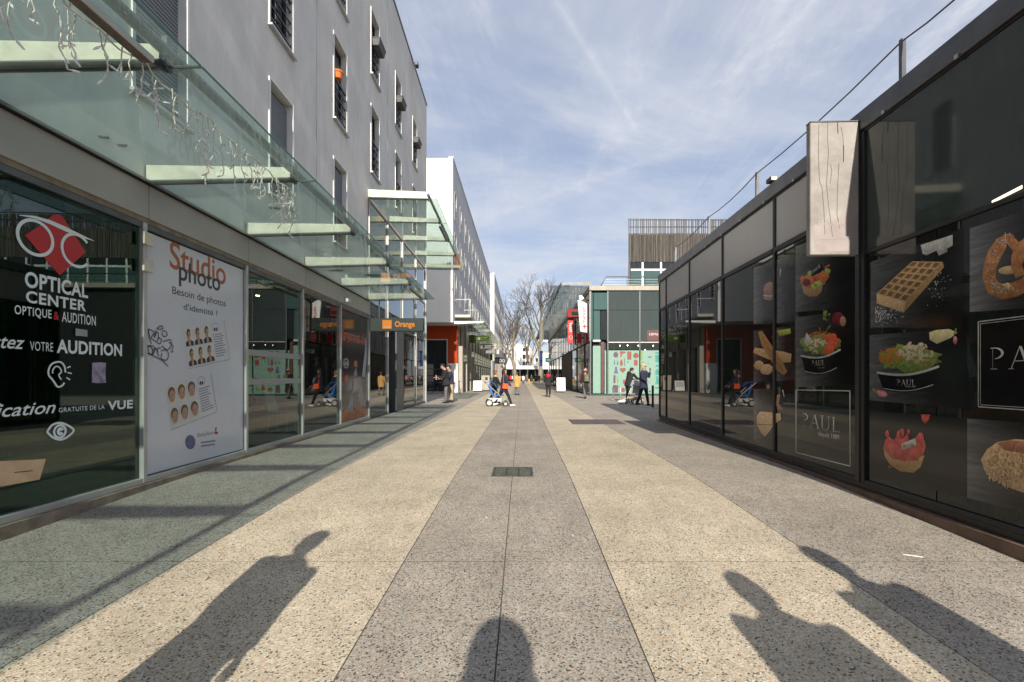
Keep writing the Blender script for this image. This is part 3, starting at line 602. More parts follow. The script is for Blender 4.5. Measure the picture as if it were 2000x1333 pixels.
m = MB(); up = [(40, 420), (70, 422), (100, 430), (130, 443), (160, 458), (187, 471)]; dn = [(40, 421), (70, 427), (100, 438), (130, 452), (160, 464), (187, 471.5)]
for a, b, c, d in zip(up, up[1:], dn, dn[1:]): m.quad(LP(*c, vx+.0015), LP(*d, vx+.0015), LP(*b, vx+.0015), LP(*a, vx+.0015))
part('eyebrow_line', m, 'vinyl_white', OL)
# ear and eye pictograms
def lrib(pts, w, m, parent, name, n=vx):
    if len(pts) > 3:      # round the corners of the stroke
        q = []; e = [pts[0]]+list(pts)+[pts[-1]]
        for a, b, c, d in zip(e, e[1:], e[2:], e[3:]):
            for k in range(5):
                s_ = k/5; q.append(tuple(.5*(2*b[i]+(c[i]-a[i])*s_+(2*a[i]-5*b[i]+4*c[i]-d[i])*s_**2+(3*b[i]-a[i]-3*c[i]+d[i])*s_**3) for i in (0, 1)))
        pts = q+[pts[-1]]
    mb = MB(); P = [Vector(LP(*p, n)) for p in pts]
    L = []; Rr = []
    for i, p in enumerate(P):
        d = (P[min(i+1, len(P)-1)]-P[max(i-1, 0)]).normalized(); s = Vector((0, -d.z, d.y))*w/2; L.append(p+s); Rr.append(p-s)
    for a, b, c, d in zip(L, L[1:], Rr, Rr[1:]): mb.quad(c, d, b, a)
    return part(name, mb, m, parent)
EA = thing('ear_pictogram', 'white ear pictogram with three sound dashes on the optician window', 'pictogram', (vx, 4.2, 1.3), LEFT)
lrib([(131, 728), (129, 716), (122, 708), (112, 708), (103, 713), (98, 724), (99, 734), (105, 741), (110, 748), (116, 756), (124, 754), (129, 748)], .016, 'vinyl_white', EA, 'outline'); lrib([(106, 730), (107, 722), (113, 716), (120, 719), (123, 727), (118, 733), (123, 742)], .012, 'vinyl_white', EA, 'inner_fold')
for q in (((134, 719), (141, 716)), ((135, 728), (143, 730)), ((133, 738), (140, 742))): lrib(q, .012, 'vinyl_white', EA, 'dash')
EY = thing('eye_pictogram', 'white eye pictogram low on the optician window', 'pictogram', (vx, 4.2, .75), LEFT)
lrib([(95, 844), (105, 831), (120, 826.5), (135, 831), (147, 841), (136, 853), (122, 859), (107, 855), (95, 844)], .02, 'vinyl_white', EY, 'outline'); lring(120, 843, 11, 12, .02, 0, 360, 'vinyl_white', EY, 'iris', vx+.001); lring(121, 843, 4, 5, .03, 20, 330, 'vinyl_white', EY, 'pupil', vx+.001)
M('sticker_purple', (.40, .33, .45), .6, rgb2=(.16, .13, .2), scale=16); M('cardboard', (.66, .44, .26), .8, var=.12, scale=6)
m = MB(); m.prism([LP(182, 709, -.012), LP(182, 748, -.012), LP(196, 749, -.012), LP(209, 748, -.012), LP(208, 730, -.012), LP(209, 709, -.012), LP(195, 708, -.012)], (.002, 0, 0)); solo('sticker', m, 'sticker_purple', 'torn mauve sticker on the optician window right of the ear pictogram', 'sticker', at=LP(195, 730, -.012), frame=LEFT)
m = MB(); m.prism([LP(150, 656, -.012), LP(150, 642, -.012), LP(173, 645, -.012), LP(173, 658, -.012)][::-1], (.002, 0, 0)); M('sticker_grey', (.30, .33, .33), .5); solo('sticker', m, 'sticker_grey', 'small grey notice on the optician window under the word audition', 'sticker', at=LP(160, 650, -.012), frame=LEFT)
bx = thing('cardboard_stand_in', 'brown cardboard sheet added outside the optician window in place of a box inside', 'cardboard', LP(45, 925, -.012), LEFT)  # sheet added on the outer face, standing in for a sunlit box inside
part('sheet', MB().prism([LP(-30, 903, -.014), LP(-30, 957, -.014), LP(80, 937, -.014), LP(92, 897, -.014)], (.004, 0, 0)), 'cardboard', bx); part('slot', MB().poly([LP(30, 924, -.0085), LP(30, 922.5, -.0085), LP(66, 919, -.0085), LP(66, 920.5, -.0085)][::-1]), 'black', bx)
solo('display_plinth', MB().box(-.75, -.08, 1.4, 5.0, .02, .325), 'interior_green', 'low dark plinth inside the optician window', 'plinth', at=(-.4, 3.2, .02), frame=LEFT)

# ------------------------------------------------------------------ photo studio poster
M('poster_white', (.62, .63, .67), .12, var=.02, spec=.6); M('ink_orange', (.42, .11, .04), .3, var=.05); M('ink_dark', (.035, .04, .05), .3, var=.05); M('ink_grey', (.20, .21, .23), .4, var=.1); M('ink_blue', (.10, .12, .22), .3, var=.2, scale=30)
M('skin_print', (.42, .26, .18), .4, var=.15, scale=30); M('hair_print', (.06, .038, .028), .4, var=.3, scale=60); M('photo_back', (.62, .59, .52), .4, var=.05); M('suit_print', (.02, .022, .028), .4); M('kid_hair', (.13, .075, .04), .4, var=.3, scale=50)
SP = thing('window_poster', 'large pale photo studio poster with identity photos filling a shop window', 'poster', (0, 6.1, .12), LEFT)
n0 = -.016
part('sheet', MB().box(-.0175, n0, 5.16, 7.05, .13, 2.90), 'poster_white', SP)
def PT(s, x0, yb, x1, yt, m, bold=0., space=1., k=1): return text('letters', s, lbox(x0, yb, x1, yt, n0+.0012*k), m, SP, bold, 0., space)
PT('Studio', 334, 524, 443, 513, 'ink_orange', .012); PT('photo', 352, 559, 432, 536, 'ink_dark', .012, k=2)
PT('Besoin de photos', 339, 579, 443, 587, 'ink_dark', .004); PT("d'identité ?", 361, 605, 427, 607, 'ink_dark', .004)
def lpoly(pts, m, k, name='print'): return part(name, MB().poly([LP(*p, n0+.0012*k) for p in pts][::-1]), m, SP)
def lell(mb, c, rx, ry, k, rot=0.0, n=14):
    pts = []
    for i in range(n):
        a = 2*PI*i/n; x, y = rx*math.cos(a), ry*math.sin(a); pts.append(LP(c[0]+x*math.cos(rot)-y*math.sin(rot), c[1]+x*math.sin(rot)+y*math.cos(rot), n0+.0012*k))
    mb.poly(pts[::-1])
def card(corners, kind):
    TL, TR, BR, BL = [Vector((*c, 0)) for c in corners]
    at = lambda s, t: (TL.lerp(TR, s)).lerp(BL.lerp(BR, s), t)[:2]
    if kind == 'man': lpoly([at(-.02, -.02), at(1.02, -.02), at(1.02, 1.02), at(-.02, 1.02)], 'poster_white', 1, 'card')
    for r in range(2):
        for c in range(3):
            s0, t0 = .01+c*.222, .03+r*.49; s1, t1 = s0+.205, t0+.45
            q = lambda s, t: at(s0+(s1-s0)*s, t0+(t1-t0)*t)
            w = abs(q(1, .5)[0]-q(0, .5)[0]); h = abs(q(.5, 1)[1]-q(.5, 0)[1])
            ip = part('identity_photo', MB().poly([LP(*q(a, b), n0+.0024) for a, b in ((0, 0), (1, 0), (1, 1), (0, 1))][::-1]), 'photo_back', SP)
            def sp(nm, mat, *els):
                for e in els:
                    m = MB(); (m.poly([LP(*q(a, b), n0+.0012*e[0]) for a, b in e[1]][::-1]) if len(e) == 2 else lell(m, e[1], e[2], e[3], e[0])); part(nm, m, mat, ip)
            if kind == 'man':
                sp('suit', 'suit_print', (3, ((.02, 1), (.05, .78), (.33, .68), (.68, .68), (.95, .78), (.98, 1)))); sp('neck', 'skin_print', (4, ((.36, .99), (.38, .6), (.62, .6), (.64, .99))))
                sp('hair', 'hair_print', (5, q(.5, .30), w*.22, h*.25)); sp('face', 'skin_print', (6, q(.5, .41), w*.185, h*.235)); sp('eye', 'suit_print', (7, q(.42, .39), 1.2, .7), (7, q(.58, .39), 1.2, .7))
            else:
                sp('hair', 'kid_hair', (4, q(.5, .40), w*.40, h*.34)); sp('face', 'skin_print', (5, q(.5, .55), w*.33, h*.33)); sp('eye', 'suit_print', (6, q(.38, .52), w*.05, h*.022), (6, q(.62, .52), w*.05, h*.022)); sp('mouth', 'vinyl_red', (6, q(.5, .74), w*.09, h*.018))
    m = MB()
    for k in range(10):
        t = .30+.062*k; s1 = .70+random.choice((.22, .26, .20)); m.poly([LP(*at(a, b), n0+.0024) for a, b in ((.70, t), (s1, t), (s1, t+.022), (.70, t+.022))][::-1])
    part('small_print', m, 'ink_grey', SP)
    a, b = at(.79, .12); lring(a, b, 6.5, 8, .006, 0, 360, 'ink_grey', SP, 'round_mark', n0+.0024); m = MB(); lell(m, (a-1.5, b+4), 1.6, 3.4, 3); lell(m, (a+2.5, b+4), 1.4, 3.4, 3); part('mark_detail', m, 'ink_dark', SP)
    for (s0, t0), (s1, t1) in (((-.02, 1.02), (1.02, 1.02)), ((1.02, -.02), (1.02, 1.02))): lrib([at(s0, t0), at(s1, t1)], .006, 'ink_grey', SP, 'card_edge', n0+.003)
card([(359, 640), (438, 628), (449, 701), (371, 719)], 'man'); card([(325, 754), (412, 730), (424, 804), (337, 838)], 'kid')
PT('BabySeat', 388, 857, 420, 841, 'ink_grey', .0); m = MB(); lell(m, (374, 864), 10, 14, 1, n=24); part('round_badge', m, 'ink_blue', SP); lpoly([(422, 836), (426, 835), (425, 842), (422, 843)], 'ink_orange', 1); lpoly([(421, 844), (427, 843), (428, 848), (421, 848)], 'vinyl_red', 2)
m = MB()
for k, w in enumerate((28, 27)): m.poly([LP(a, b, n0+.0012) for a, b in ((395, 864+k*7-.5), (395+w, 860+k*7-.5), (395+w, 863+k*7-.5), (395, 867+k*7-.5))][::-1])
part('small_print', m, 'ink_grey', SP)
lpoly([(370, 907), (416, 896), (416, 898), (370, 909.5)], 'ink_grey', 1, 'foot_line')
GT = thing('graffiti_tag', 'black marker graffiti tag scribbled on the pale studio poster', 'graffiti', (0, 5.3, 1.5), LEFT); M('marker', (.012, .012, .014), .4)
for q in ([(291, 643), (294, 660), (297, 672), (291, 645), (303, 650), (297, 660), (306, 668)], [(306, 645), (303, 660), (309, 648), (312, 662)], [(310, 640), (318, 637), (319, 643), (309, 643), (310, 640)], [(318, 648), (325, 647), (328, 655), (321, 658), (318, 650)], [(312, 660), (308, 668), (314, 672), (317, 664), (312, 660)],
          [(290, 676), (293, 690), (299, 692), (298, 680), (290, 676), (303, 678), (300, 694), (306, 680), (311, 696), (309, 682), (316, 680)], [(320, 668), (334, 664), (336, 676), (328, 684), (318, 676)], [(316, 686), (326, 684), (331, 694), (326, 704), (316, 700), (318, 690)], [(289, 690), (302, 696), (318, 704), (330, 716)], [(331, 668), (340, 676), (336, 690)], [(338, 688), (340, 686)]):
    lrib(q, .010, 'marker', GT, 'stroke', n0+.0095)

# ------------------------------------------------------------------ further shop windows: frosted strips, chair, poster, spots, blade sign
M('frost', (.30, .31, .30), .5, var=.05)
FS = thing('window_film', 'two grey frosted strips across the shop window right of the studio poster', 'window film', (vx, 8.0, 1.2), LEFT)
for a, b in ((682, 694), (740, 752)):
    ya, yb = 7.12, 8.97; z1 = LW(482, a)[1]; z0 = LW(482, b)[1]; part('strip', MB().box(-.016, -.013, ya, yb, z0, z1), 'frost', FS)
ch = thing('chair', 'white moulded chair inside the shop behind the glass', 'chair', (-1.0, 10.2, 0.01), LEFT); M('chair_white', (.75, .75, .74), .4, var=.02)
m = MB(); yc = 10.2
m.hexa([(-1.2, yc-.22, .45), (-.78, yc-.22, .45), (-.78, yc+.22, .45), (-1.2, yc+.22, .45), (-1.2, yc-.22, .475), (-.78, yc-.22, .475), (-.78, yc+.22, .475), (-1.2, yc+.22, .475)]); part('seat', m, 'chair_white', ch, bev=.01)
part('backrest', MB().hexa([(-1.2, yc-.22, .48), (-1.175, yc-.22, .48), (-1.175, yc+.22, .48), (-1.2, yc+.22, .48), (-1.30, yc-.18, .95), (-1.28, yc-.18, .95), (-1.28, yc+.18, .95), (-1.30, yc+.18, .95)]), 'chair_white', ch, bev=.008)
for sx in (-1.17, -.82):
    for sy in (-.19, .19): part('leg', MB().tube([(sx, yc+sy*.8, .45), (sx+(.04 if sx > -1 else -.04), yc+sy*1.15, .012)], .013, 6), 'chair_white', ch)
M('lamp_on', (1, .86, .66), .5, var=0, emit=14)
for x, y, lb in [(-.8, 7.9, 'lit ceiling spot nearest the glass above the frosted strips'), (-1.5, 8.3, 'second lit ceiling spot from the glass above the frosted strips'), (-2.4, 7.6, 'lit ceiling spot in the middle of the shop behind the frosted strips'), (-3.0, 8.6, 'deepest lit ceiling spot in the shop behind the frosted strips'), (-1.2, 9.6, 'lit ceiling spot nearest the glass above the white chair'), (-2.2, 10.0, 'lit ceiling spot in the middle of the shop behind the white chair'), (-3.2, 9.7, 'deepest lit ceiling spot in the shop behind the white chair')]:
    t = thing('ceiling_spot', lb, 'ceiling lamp', (x, y, 2.99), LEFT, group='lit spots in the shop ceiling'); part('housing', MB().tube([(x, y, 2.998), (x, y, 2.955)], .05, 12), 'white_metal', t); part('lens', MB().tube([(x, y, 2.954), (x, y, 2.948)], .038, 12), 'lamp_on', t)
# telephone shop poster
M('poster_dark', (.035, .033, .032), .12, var=.3, scale=2); M('orange_floor', (.42, .13, .025), .3, rgb2=(.20, .05, .01), scale=8); M('fork_grey', (.28, .29, .31), .3, rgb2=(.12, .125, .14), scale=6); M('blade_blue', (.30, .33, .42), .3, var=.15)
TP = thing('window_poster', 'tall dark poster of giant cutlery on an orange floor in the phone shop window', 'poster', (0, 12.0, .12), LEFT); n0 = -.016
part('sheet', MB().box(-.0175, n0, 11.05, 13.12, .13, 2.90), 'poster_dark', TP)
SPk, SP = SP, TP
for k in range(9):
    a = 668+k*5.6; lpoly([(690, 795), (a, 828-k*1.4-3), (a+4.6, 828-(k+1)*1.4-3), (691, 795)], 'orange_floor', 1, 'floor_ray')
lpoly([(668, 826), (668, 808), (680, 796), (700, 794), (717, 800), (718, 812)], 'ink_orange', 0.6, 'floor_base')
lpoly([(686, 806), (680, 800), (685, 775), (688, 765), (690, 775), (691, 803)], 'fork_grey', 2, 'fork'); lpoly([(688, 768), (692, 730), (696, 718), (699, 730), (696, 740), (694, 730), (692, 768)], 'fork_grey', 3, 'fork'); lpoly([(704, 792), (700, 770), (706, 755), (711, 770), (711, 792)], 'fork_grey', 2, 'spoon'); lpoly([(708, 735), (713, 690), (716, 650), (717, 690), (714, 738)], 'blade_blue', 3, 'knife'); lpoly([(693, 716), (692, 708), (696, 703), (699, 710), (698, 718)], 'ink_orange', 3, 'flame')
lring(677, 710, 5, 8.5, .05, 0, 360, 'fork_grey', TP, 'badge_ring', n0+.0036); PT('60', 673.5, 714, 681, 706, 'shelf_white', .02, k=4); lpoly([(674, 748), (674, 734), (680, 731), (680, 746)], 'vinyl_red', 2, 'small_panel')
PT('Internet de', 670, 660, 715, 655, 'ink_orange', .01, k=2); PT('la puissance', 670, 668, 715, 664, 'ink_orange', .01, k=3)
SP = SPk
# blade sign with orange square
BS = thing('shop_sign', 'dark grey blade sign with an orange square and orange lettering under the canopy', 'sign', FP(773, 635, 13.2)[:1]+(13.2, 2.75))
Xa = FP(719, 0, 13.2)[0]+.02; Xb = FP(828, 0, 13.2)[0]; z0 = FP(0, 648, 13.2)[1]; z1 = FP(0, 622, 13.2)[1]
M('sign_grey', (.045, .047, .048), .4, var=.05); M('sign_orange', (.80, .22, .015), .4, var=.03)
part('board', MB().box(Xa, Xb, 13.17, 13.27, z0, z1), 'sign_grey', BS, bev=.006)
ax, bx_ = FP(747, 0, 13.17)[0], FP(765, 0, 13.17)[0]; zb_, zt_ = FP(0, 642.5, 13.17)[1], FP(0, 625.5, 13.17)[1]
part('orange_square', MB().box(ax, bx_, 13.16, 13.168, zb_, zt_), 'sign_orange', BS)
text('letters', 'orange', fbox(ax+.035, bx_-.035, zb_+.015, zb_+.06, 13.157), 'shelf_white', BS, .02)
text('letters', 'Orange', fbox(FP(771, 0, 13.16)[0], FP(810, 0, 13.16)[0], FP(0, 642.5, 13.16)[1], FP(0, 627.5, 13.16)[1], 13.164), 'sign_orange', BS, .035)
for x in (Xa+.3, Xb-.3): part('hanger', MB().box(x-.012, x+.012, 13.2, 13.24, z1, 3.47), 'mid_metal', BS)
# ------------------------------------------------------------------ black glass bakery pavilion (right)
B = thing('bakery_building', 'long low black glass bakery pavilion with printed food pictures', 'building', (0, 8, 0), RIGHT)
YE = 12.95; YS = 2.7; NB = 4.98
J = [4.98, 6.77, 8.63, 10.46, 12.3, YE]
part('core', MB().box(.05, 9, YS, YE, -.3, 4.0), 'black', B)
part('cornice', MB().box(-.05, .6, YS, YE+.05, 3.93, 4.14), 'mid_metal', B, bev=.01); part('roof', MB().box(.6, 9, YS, YE+.05, 3.9, 4.08), 'asphalt', B)
for k in range(12):
    y = YS+.3+k*.8; part('cornice_clip', MB().box(-.062, -.051, y, y+.03, 3.915, 3.95), 'aluminium', B)
part('cornice_groove', MB().box(-.02, .05, YS, YE, 3.90, 3.929), 'black', B)
for y in J[1:]:
    part('mullion', MB().box(-.03, .05, y-.03, y+.03, .1, 3.90), 'black', B, bev=.004)
part('pillar', MB().box(-.04, .05, NB-.075, NB-.02, .1, 3.9), 'black', B, bev=.004); part('pillar', MB().box(-.05, .05, NB-.015, NB+.05, .1, 3.9), 'dark_metal', B, bev=.004)
for a, b in zip(J, J[1:]):
    part('upper_panel', MB().box(-.012, .04, a+.035, b-.032, 3.17, 3.895), 'grey_glass', B); part('glass_panel', MB().box(-.008, .04, a+.035, b-.032, .14, 3.09), 'black_glass', B)
    part('transom', MB().box(-.035, .05, a+.035, b-.032, 3.095, 3.165), 'black', B, bev=.004)
for a, b in ((YS, 4.054), (4.056, NB-.08)):
    part('glass_panel', MB().box(-.008, .04, a+.006, b-.006, .14, 2.56), 'black_glass', B)
part('upper_panel', MB().box(-.012, .04, YS, NB-.08, 2.61, 3.895), 'clad_glass', B); part('transom', MB().box(-.03, .05, YS, NB-.08, 2.565, 2.605), 'black', B, bev=.004)
part('base_rail', MB().box(-.035, .05, YS, YE, .09, .138), 'black', B, bev=.004); part('base_rail', MB().box(-.02, .05, YS, YE, .03, .088), 'dark_metal', B)
m = MB(); yy = [YS, 3.6, 4.2, 5, 5.6, 6.2, 8, YE]
for a, b in zip(yy, yy[1:]): m.hexa([(-.085, a, zg(a)-.1), (.05, a, zg(a)-.1), (.05, b, zg(b)-.1), (-.085, b, zg(b)-.1), (-.085, a, .028), (.05, a, .028), (.05, b, .028), (-.085, b, .028)])
part('plinth', m, 'brown_stone', B)
part('end_panel', MB().box(.05, 9, YE, YE+.03, .1, 3.92), 'black_glass', B)
M('glow_cream', (1, .85, .62), .5, var=0, emit=1.1); t = part('lamp_glow_strip', MB().hexa([(-.016, 3.34, 2.63), (-.0125, 3.34, 2.63), (-.0125, 3.56, 2.605), (-.016, 3.56, 2.605), (-.016, 3.34, 2.655), (-.0125, 3.34, 2.655), (-.0125, 3.56, 2.625), (-.016, 3.56, 2.625)]), 'glow_cream', B)  # glowing strip added on the panel face for a lamp behind the glass
# rail along the roof
RC = thing('roof_rail', 'thin steel cable on posts running along the roof edge of the black pavilion', 'rail', (.35, 7, 4.14), RIGHT)
P3 = [3.6, 4.85, 8.0, 10.2, 12.6]
for y in P3:
    q = part('post', MB().box(.30, .315, y-.022, y+.022, 4.08, 4.84).box(.315, .36, y-.007, y+.007, 4.08, 4.84), 'mid_metal', RC, bev=.003)
part('cable', MB().tube([(.31, -2, 4.83)]+[(.31, a+(b-a)*s, 4.81-.06*4*s*(1-s)) for a, b in zip(P3, P3[1:]) for s in (0, .25, .5, .75)]+[(.31, P3[-1], 4.81)], .009, 5), 'dark_metal', RC)
FL = thing('floodlight', 'small cream floodlight on the roof edge of the black pavilion', 'lamp', (-.05, 6.85, 4.14), RIGHT); part('bracket', MB().box(-.03, .03, 6.83, 6.87, 4.14, 4.2), 'dark_metal', FL); part('head', MB().box(-.07, .03, 6.78, 6.92, 4.17, 4.24), 'dark_metal', FL, bev=.01); part('lens', MB().box(-.06, .02, 6.773, 6.779, 4.178, 4.232), 'lamp_on' if False else 'beam_paint', FL)
# weathered light box sign standing out from the facade
M('aged_sign', (.37, .34, .31), .6, rgb2=(.24, .22, .205), scale=3.4, spec=.4); M('sign_stain', (.29, .245, .235), .6, rgb2=(.36, .31, .295), scale=5); M('crack', (.05, .045, .04), .8, var=.3)
LB = thing('light_box_sign', 'weathered cream light box sign with long dark cracks fixed edge-on to the black pavilion', 'sign', (-.3, NB+.06, 2.6), RIGHT)
xo, xi = -.575, -.052; sy0, sy1 = NB-.02, NB+.06; s0, s1 = 2.58, 4.03
part('box', MB().box(xo, xi, sy0, sy1, s0, s1), 'aged_sign', LB, bev=.008); part('side_trim', MB().box(xi+.001, xi+.012, sy0-.003, sy1+.003, s0, s1), 'dark_metal', LB); part('top_trim', MB().box(xo, xi, sy0-.004, sy1+.004, s1+.001, s1+.012), 'mid_metal', LB)
SX = lambda px: xo+(px-1590)/97*(xi-xo); SZ = lambda py: s1-(py-240)/257*(s1-s0)
def srib(pts, w, mat, name, n=.002):
    m = MB(); P = [(SX(a), SZ(b)) for a, b in pts]
    for i, ((a, b), (c, d)) in enumerate(zip(P, P[1:])): m.quad((a-w, sy0-n, b), (c-w, sy0-n, d), (c+w, sy0-n, d), (a+w, sy0-n, b))
    return part(name, m, mat, LB)
ox = 0
for q in ([(1607, 245), (1606, 300), (1608, 355), (1613, 366), (1617, 410), (1619, 458)], [(1625, 240), (1624, 266), (1626, 300), (1622, 360), (1626, 400), (1630, 430), (1634, 462)], [(1644, 240), (1645, 263)], [(1651, 250), (1655, 270), (1656, 300)], [(1630, 322), (1633, 335), (1629, 360)], [(1647, 320), (1644, 370), (1643, 420), (1648, 446)], [(1656, 286), (1656, 318)]):
    srib(q, .0020 if len(q) > 2 else .0045, 'crack', 'crack')
m = MB(); m.poly([(SX(a), sy0-.001, SZ(b)) for a, b in ((1596, 440), (1640, 428), (1676, 415), (1672, 460), (1668, 490), (1600, 492))]); part('stain', m, 'sign_stain', LB)
text('letters', 'PAUL', fbox(SX(1604), SX(1662), SZ(440), SZ(427), sy0-.003), 'aged_sign', LB, .0)
part('scratch_line', MB().quad((SX(1597), sy0-.003, SZ(468)), (SX(1672), sy0-.003, SZ(466)), (SX(1672), sy0-.003, SZ(465)), (SX(1597), sy0-.003, SZ(467))), 'aged_sign', LB)

# ------------------------------------------------------------------ food pictures printed on the glass
n0 = .0085
L_ = lambda k: n0+.0009*k
M('slate_print', (.016, .017, .018), .10, rgb2=(.030, .031, .033), scale=2.0, stretch=(1, 1, 9), det=8, gy=(.35, 5.2)); M('slate_light', (.075, .076, .08), .10, rgb2=(.04, .041, .043), scale=2.5, stretch=(1, 1, 12), det=8, gy=(.30, 3.4))
M('bread', (.40, .23, .095), .15, rgb2=(.55, .36, .17), scale=24, gz=.45); M('bread_dark', (0.341, 0.147, 0.054), .15, rgb2=(0.558, 0.279, 0.109), scale=30, gz=.45); M('crust_pale', (0.800, 0.589, 0.341), .15, rgb2=(0.620, 0.403, 0.202), scale=20, gz=.45); M('waffle_pit', (.20, .095, .035), .15, rgb2=(.36, .19, .08), scale=30, gz=.45); M('sugar', (0.800, 0.800, 0.800), .2, var=.1, gz=.45)
M('pretzel', (0.465, 0.155, 0.054), .12, rgb2=(0.728, 0.341, 0.124), scale=14, gz=.45); M('salt', (0.800, 0.800, 0.775), .2, var=.05, gz=.45); M('leaf_green', (0.139, 0.248, 0.046), .15, rgb2=(0.310, 0.403, 0.109), scale=30, gz=.45); M('carrot', (0.775, 0.295, 0.062), .15, rgb2=(0.589, 0.155, 0.046), scale=30, gz=.45); M('tomato', (0.698, 0.078, 0.046), .12, rgb2=(0.800, 0.186, 0.093), scale=25, gz=.45); M('chicken', (0.775, 0.666, 0.480), .15, rgb2=(0.589, 0.465, 0.310), scale=25, gz=.45); M('ham', (.45, .20, .13), .15, rgb2=(.52, .34, .22), scale=25, gz=.45)
M('bowl_black', (.010, .010, .011), .10, var=.1, gz=.45); M('strawberry', (0.496, 0.046, 0.046), .08, rgb2=(0.744, 0.155, 0.124), scale=14, gz=.45); M('macaron', (0.403, 0.232, 0.186), .15, var=.12, scale=20, gz=.45); M('choux', (0.620, 0.341, 0.155), .12, rgb2=(0.800, 0.589, 0.341), scale=30, gz=.45); M('caramel', (0.388, 0.139, 0.062), .08, rgb2=(0.558, 0.248, 0.124), scale=8, gz=.45); M('cream', (0.775, 0.775, 0.713), .15, rgb2=(0.465, 0.480, 0.449), scale=18, gz=.45); M('rule_white', (.60, .60, .56), .2, var=.03, gz=.45); M('radish', (0.651, 0.062, 0.155), .12, rgb2=(0.800, 0.465, 0.512), scale=12, gz=.45); M('cheese', (0.800, 0.713, 0.388), .15, var=.1, gz=.45); M('fruit_green', (0.465, 0.558, 0.124), .12, var=.15, gz=.45); M('plum', (0.217, 0.031, 0.046), .1, var=.3, gz=.45)
def poster(label, corners):
    P = [RP(*c, L_(0)) for c in corners]; c = sum((Vector(p) for p in P), Vector())/len(P)
    return thing('window_poster', label, 'poster', tuple(c), RIGHT, group='food pictures on the pavilion glass')
def rpoly(P, pts, m, k, name): return part(name, MB().poly([RP(*p, L_(k)) for p in pts]), m, P)
def rell(P, c, rx, ry, m, k, name, rot=0, n=26, wob=0.0):
    pts = []
    for i in range(n):
        a = 2*PI*i/n; r = 1+random.uniform(-wob, wob); x, y = rx*r*math.cos(a), ry*r*math.sin(a); pts.append((c[0]+x*math.cos(rot)-y*math.sin(rot), c[1]+x*math.sin(rot)+y*math.cos(rot)))
    return rpoly(P, pts, m, k, name)
def rrib(P, pts, w, m, k, name):
    mb = MB(); V_ = [Vector((*p, 0)) for p in pts]; ws = w if isinstance(w, (list, tuple)) else [w]*len(pts); L, R = [], []
    for i, p in enumerate(V_):
        d = (V_[min(i+1, len(V_)-1)]-V_[max(i-1, 0)]).normalized(); s = Vector((-d.y, d.x, 0))*ws[i]/2; L.append(p+s); R.append(p-s)
    for a, b, c, d in zip(L, L[1:], R, R[1:]): mb.quad(*[RP(q.x, q.y, L_(k)) for q in (a, b, d, c)])
    return part(name, mb, m, P)
def bits(P, pts_fn, count, size, m, k, name, el=2.0):
    mb = MB()
    for q in range(count):
        x, y = pts_fn(); a = random.uniform(0, PI); r = size*random.uniform(.5, 1.2); e = random.uniform(1, el); n = 7
        mb.poly([RP(x+r*e*math.cos(t)*math.cos(a)-r/e*math.sin(t)*math.sin(a), y+r*e*math.cos(t)*math.sin(a)+r/e*math.sin(t)*math.cos(a), L_(k)+.00002*q) for t in [2*PI*i/n+random.uniform(-.2, .2) for i in range(n)]])
    return part(name, mb, m, P, kind='stuff')
inell = lambda cx, cy, rx, ry: (lambda: (lambda t, r: (cx+rx*r*math.cos(t), cy+ry*r*math.sin(t)))(random.uniform(0, 2*PI), math.sqrt(random.random())))

# serif capitals drawn as overlapping strokes (each stroke a hair in front of the one before)
def serif(P, s, fn, m, name='letter'):
    G = {'P': (.62, [('r', .08, .0, .09, 1.0), ('r', 0, 0, .27, .035), ('r', 0, .965, .2, 1), ('a', .17, .735, .36, .265, .10)]),
         'A': (.86, [('q', (.06, 0), (.10, 0), (.42, .98), (.40, 1.0)), ('q', (.66, 0), (.80, 0), (.47, 1.0), (.38, 1.0)), ('r', .19, .34, .66, .375), ('r', -.02, 0, .19, .03), ('r', .58, 0, .87, .03)]),
         'U': (.84, [('r', .08, .25, .17, 1.0), ('r', .66, .25, .70, 1.0), ('r', 0, .965, .26, 1), ('r', .58, .965, .79, 1), ('u', .39, .27, .31, .29, .075)]),
         'L': (.66, [('r', .08, 0, .17, 1.0), ('r', 0, 0, .58, .035), ('r', 0, .965, .26, 1), ('q', (.53, .0), (.58, 0), (.64, .2), (.625, .2))])}
    tot = sum(G[c][0] for c in s)+.10*(len(s)-1); x = 0
    for c in s:
        w, st = G[c]; mb = MB(); d = 0
        def put(pts):
            nonlocal d
            mb.poly([tuple(Vector(fn((x+a)/tot, b))+Vector((-.00025*d, 0, 0))) for a, b in pts]); d += 1
        for q in st:
            if q[0] == 'r': _, a, b, e, f = q; e = a+(e-a) if e > a else a+e; put([(a, b), (e, b), (e, f), (a, f)])
            elif q[0] == 'q': put(list(q[1:]))
            else:
                _, cx, cy, rx, ry, tk = q; a0, a1 = (-90, 90) if q[0] == 'a' else (180, 360); k = 14
                for i in range(k):
                    t0, t1 = (math.radians(a0+(a1-a0)*(i+j)/k) for j in (0, 1))
                    th = lambda t: tk*(.35+.65*abs(math.cos(t))) if q[0] == 'a' else tk*(.4+.6*abs(math.cos(t)))
                    o = lambda t, s_: (cx+(rx-s_*th(t))*math.cos(t), cy+(ry-s_*th(t)*.35/.4)*math.sin(t))
                    put([o(t0, 0), o(t1, 0), o(t1, 1), o(t0, 1)]); d -= 1
                d += 1
        part(name, mb, m, P); x += w+.10

def frame_lines(P, c, w, m, k, name='frame_line'):
    for a, b in zip(c, c[1:]+c[:1]): rrib(P, [a, b], w, m, k, name)

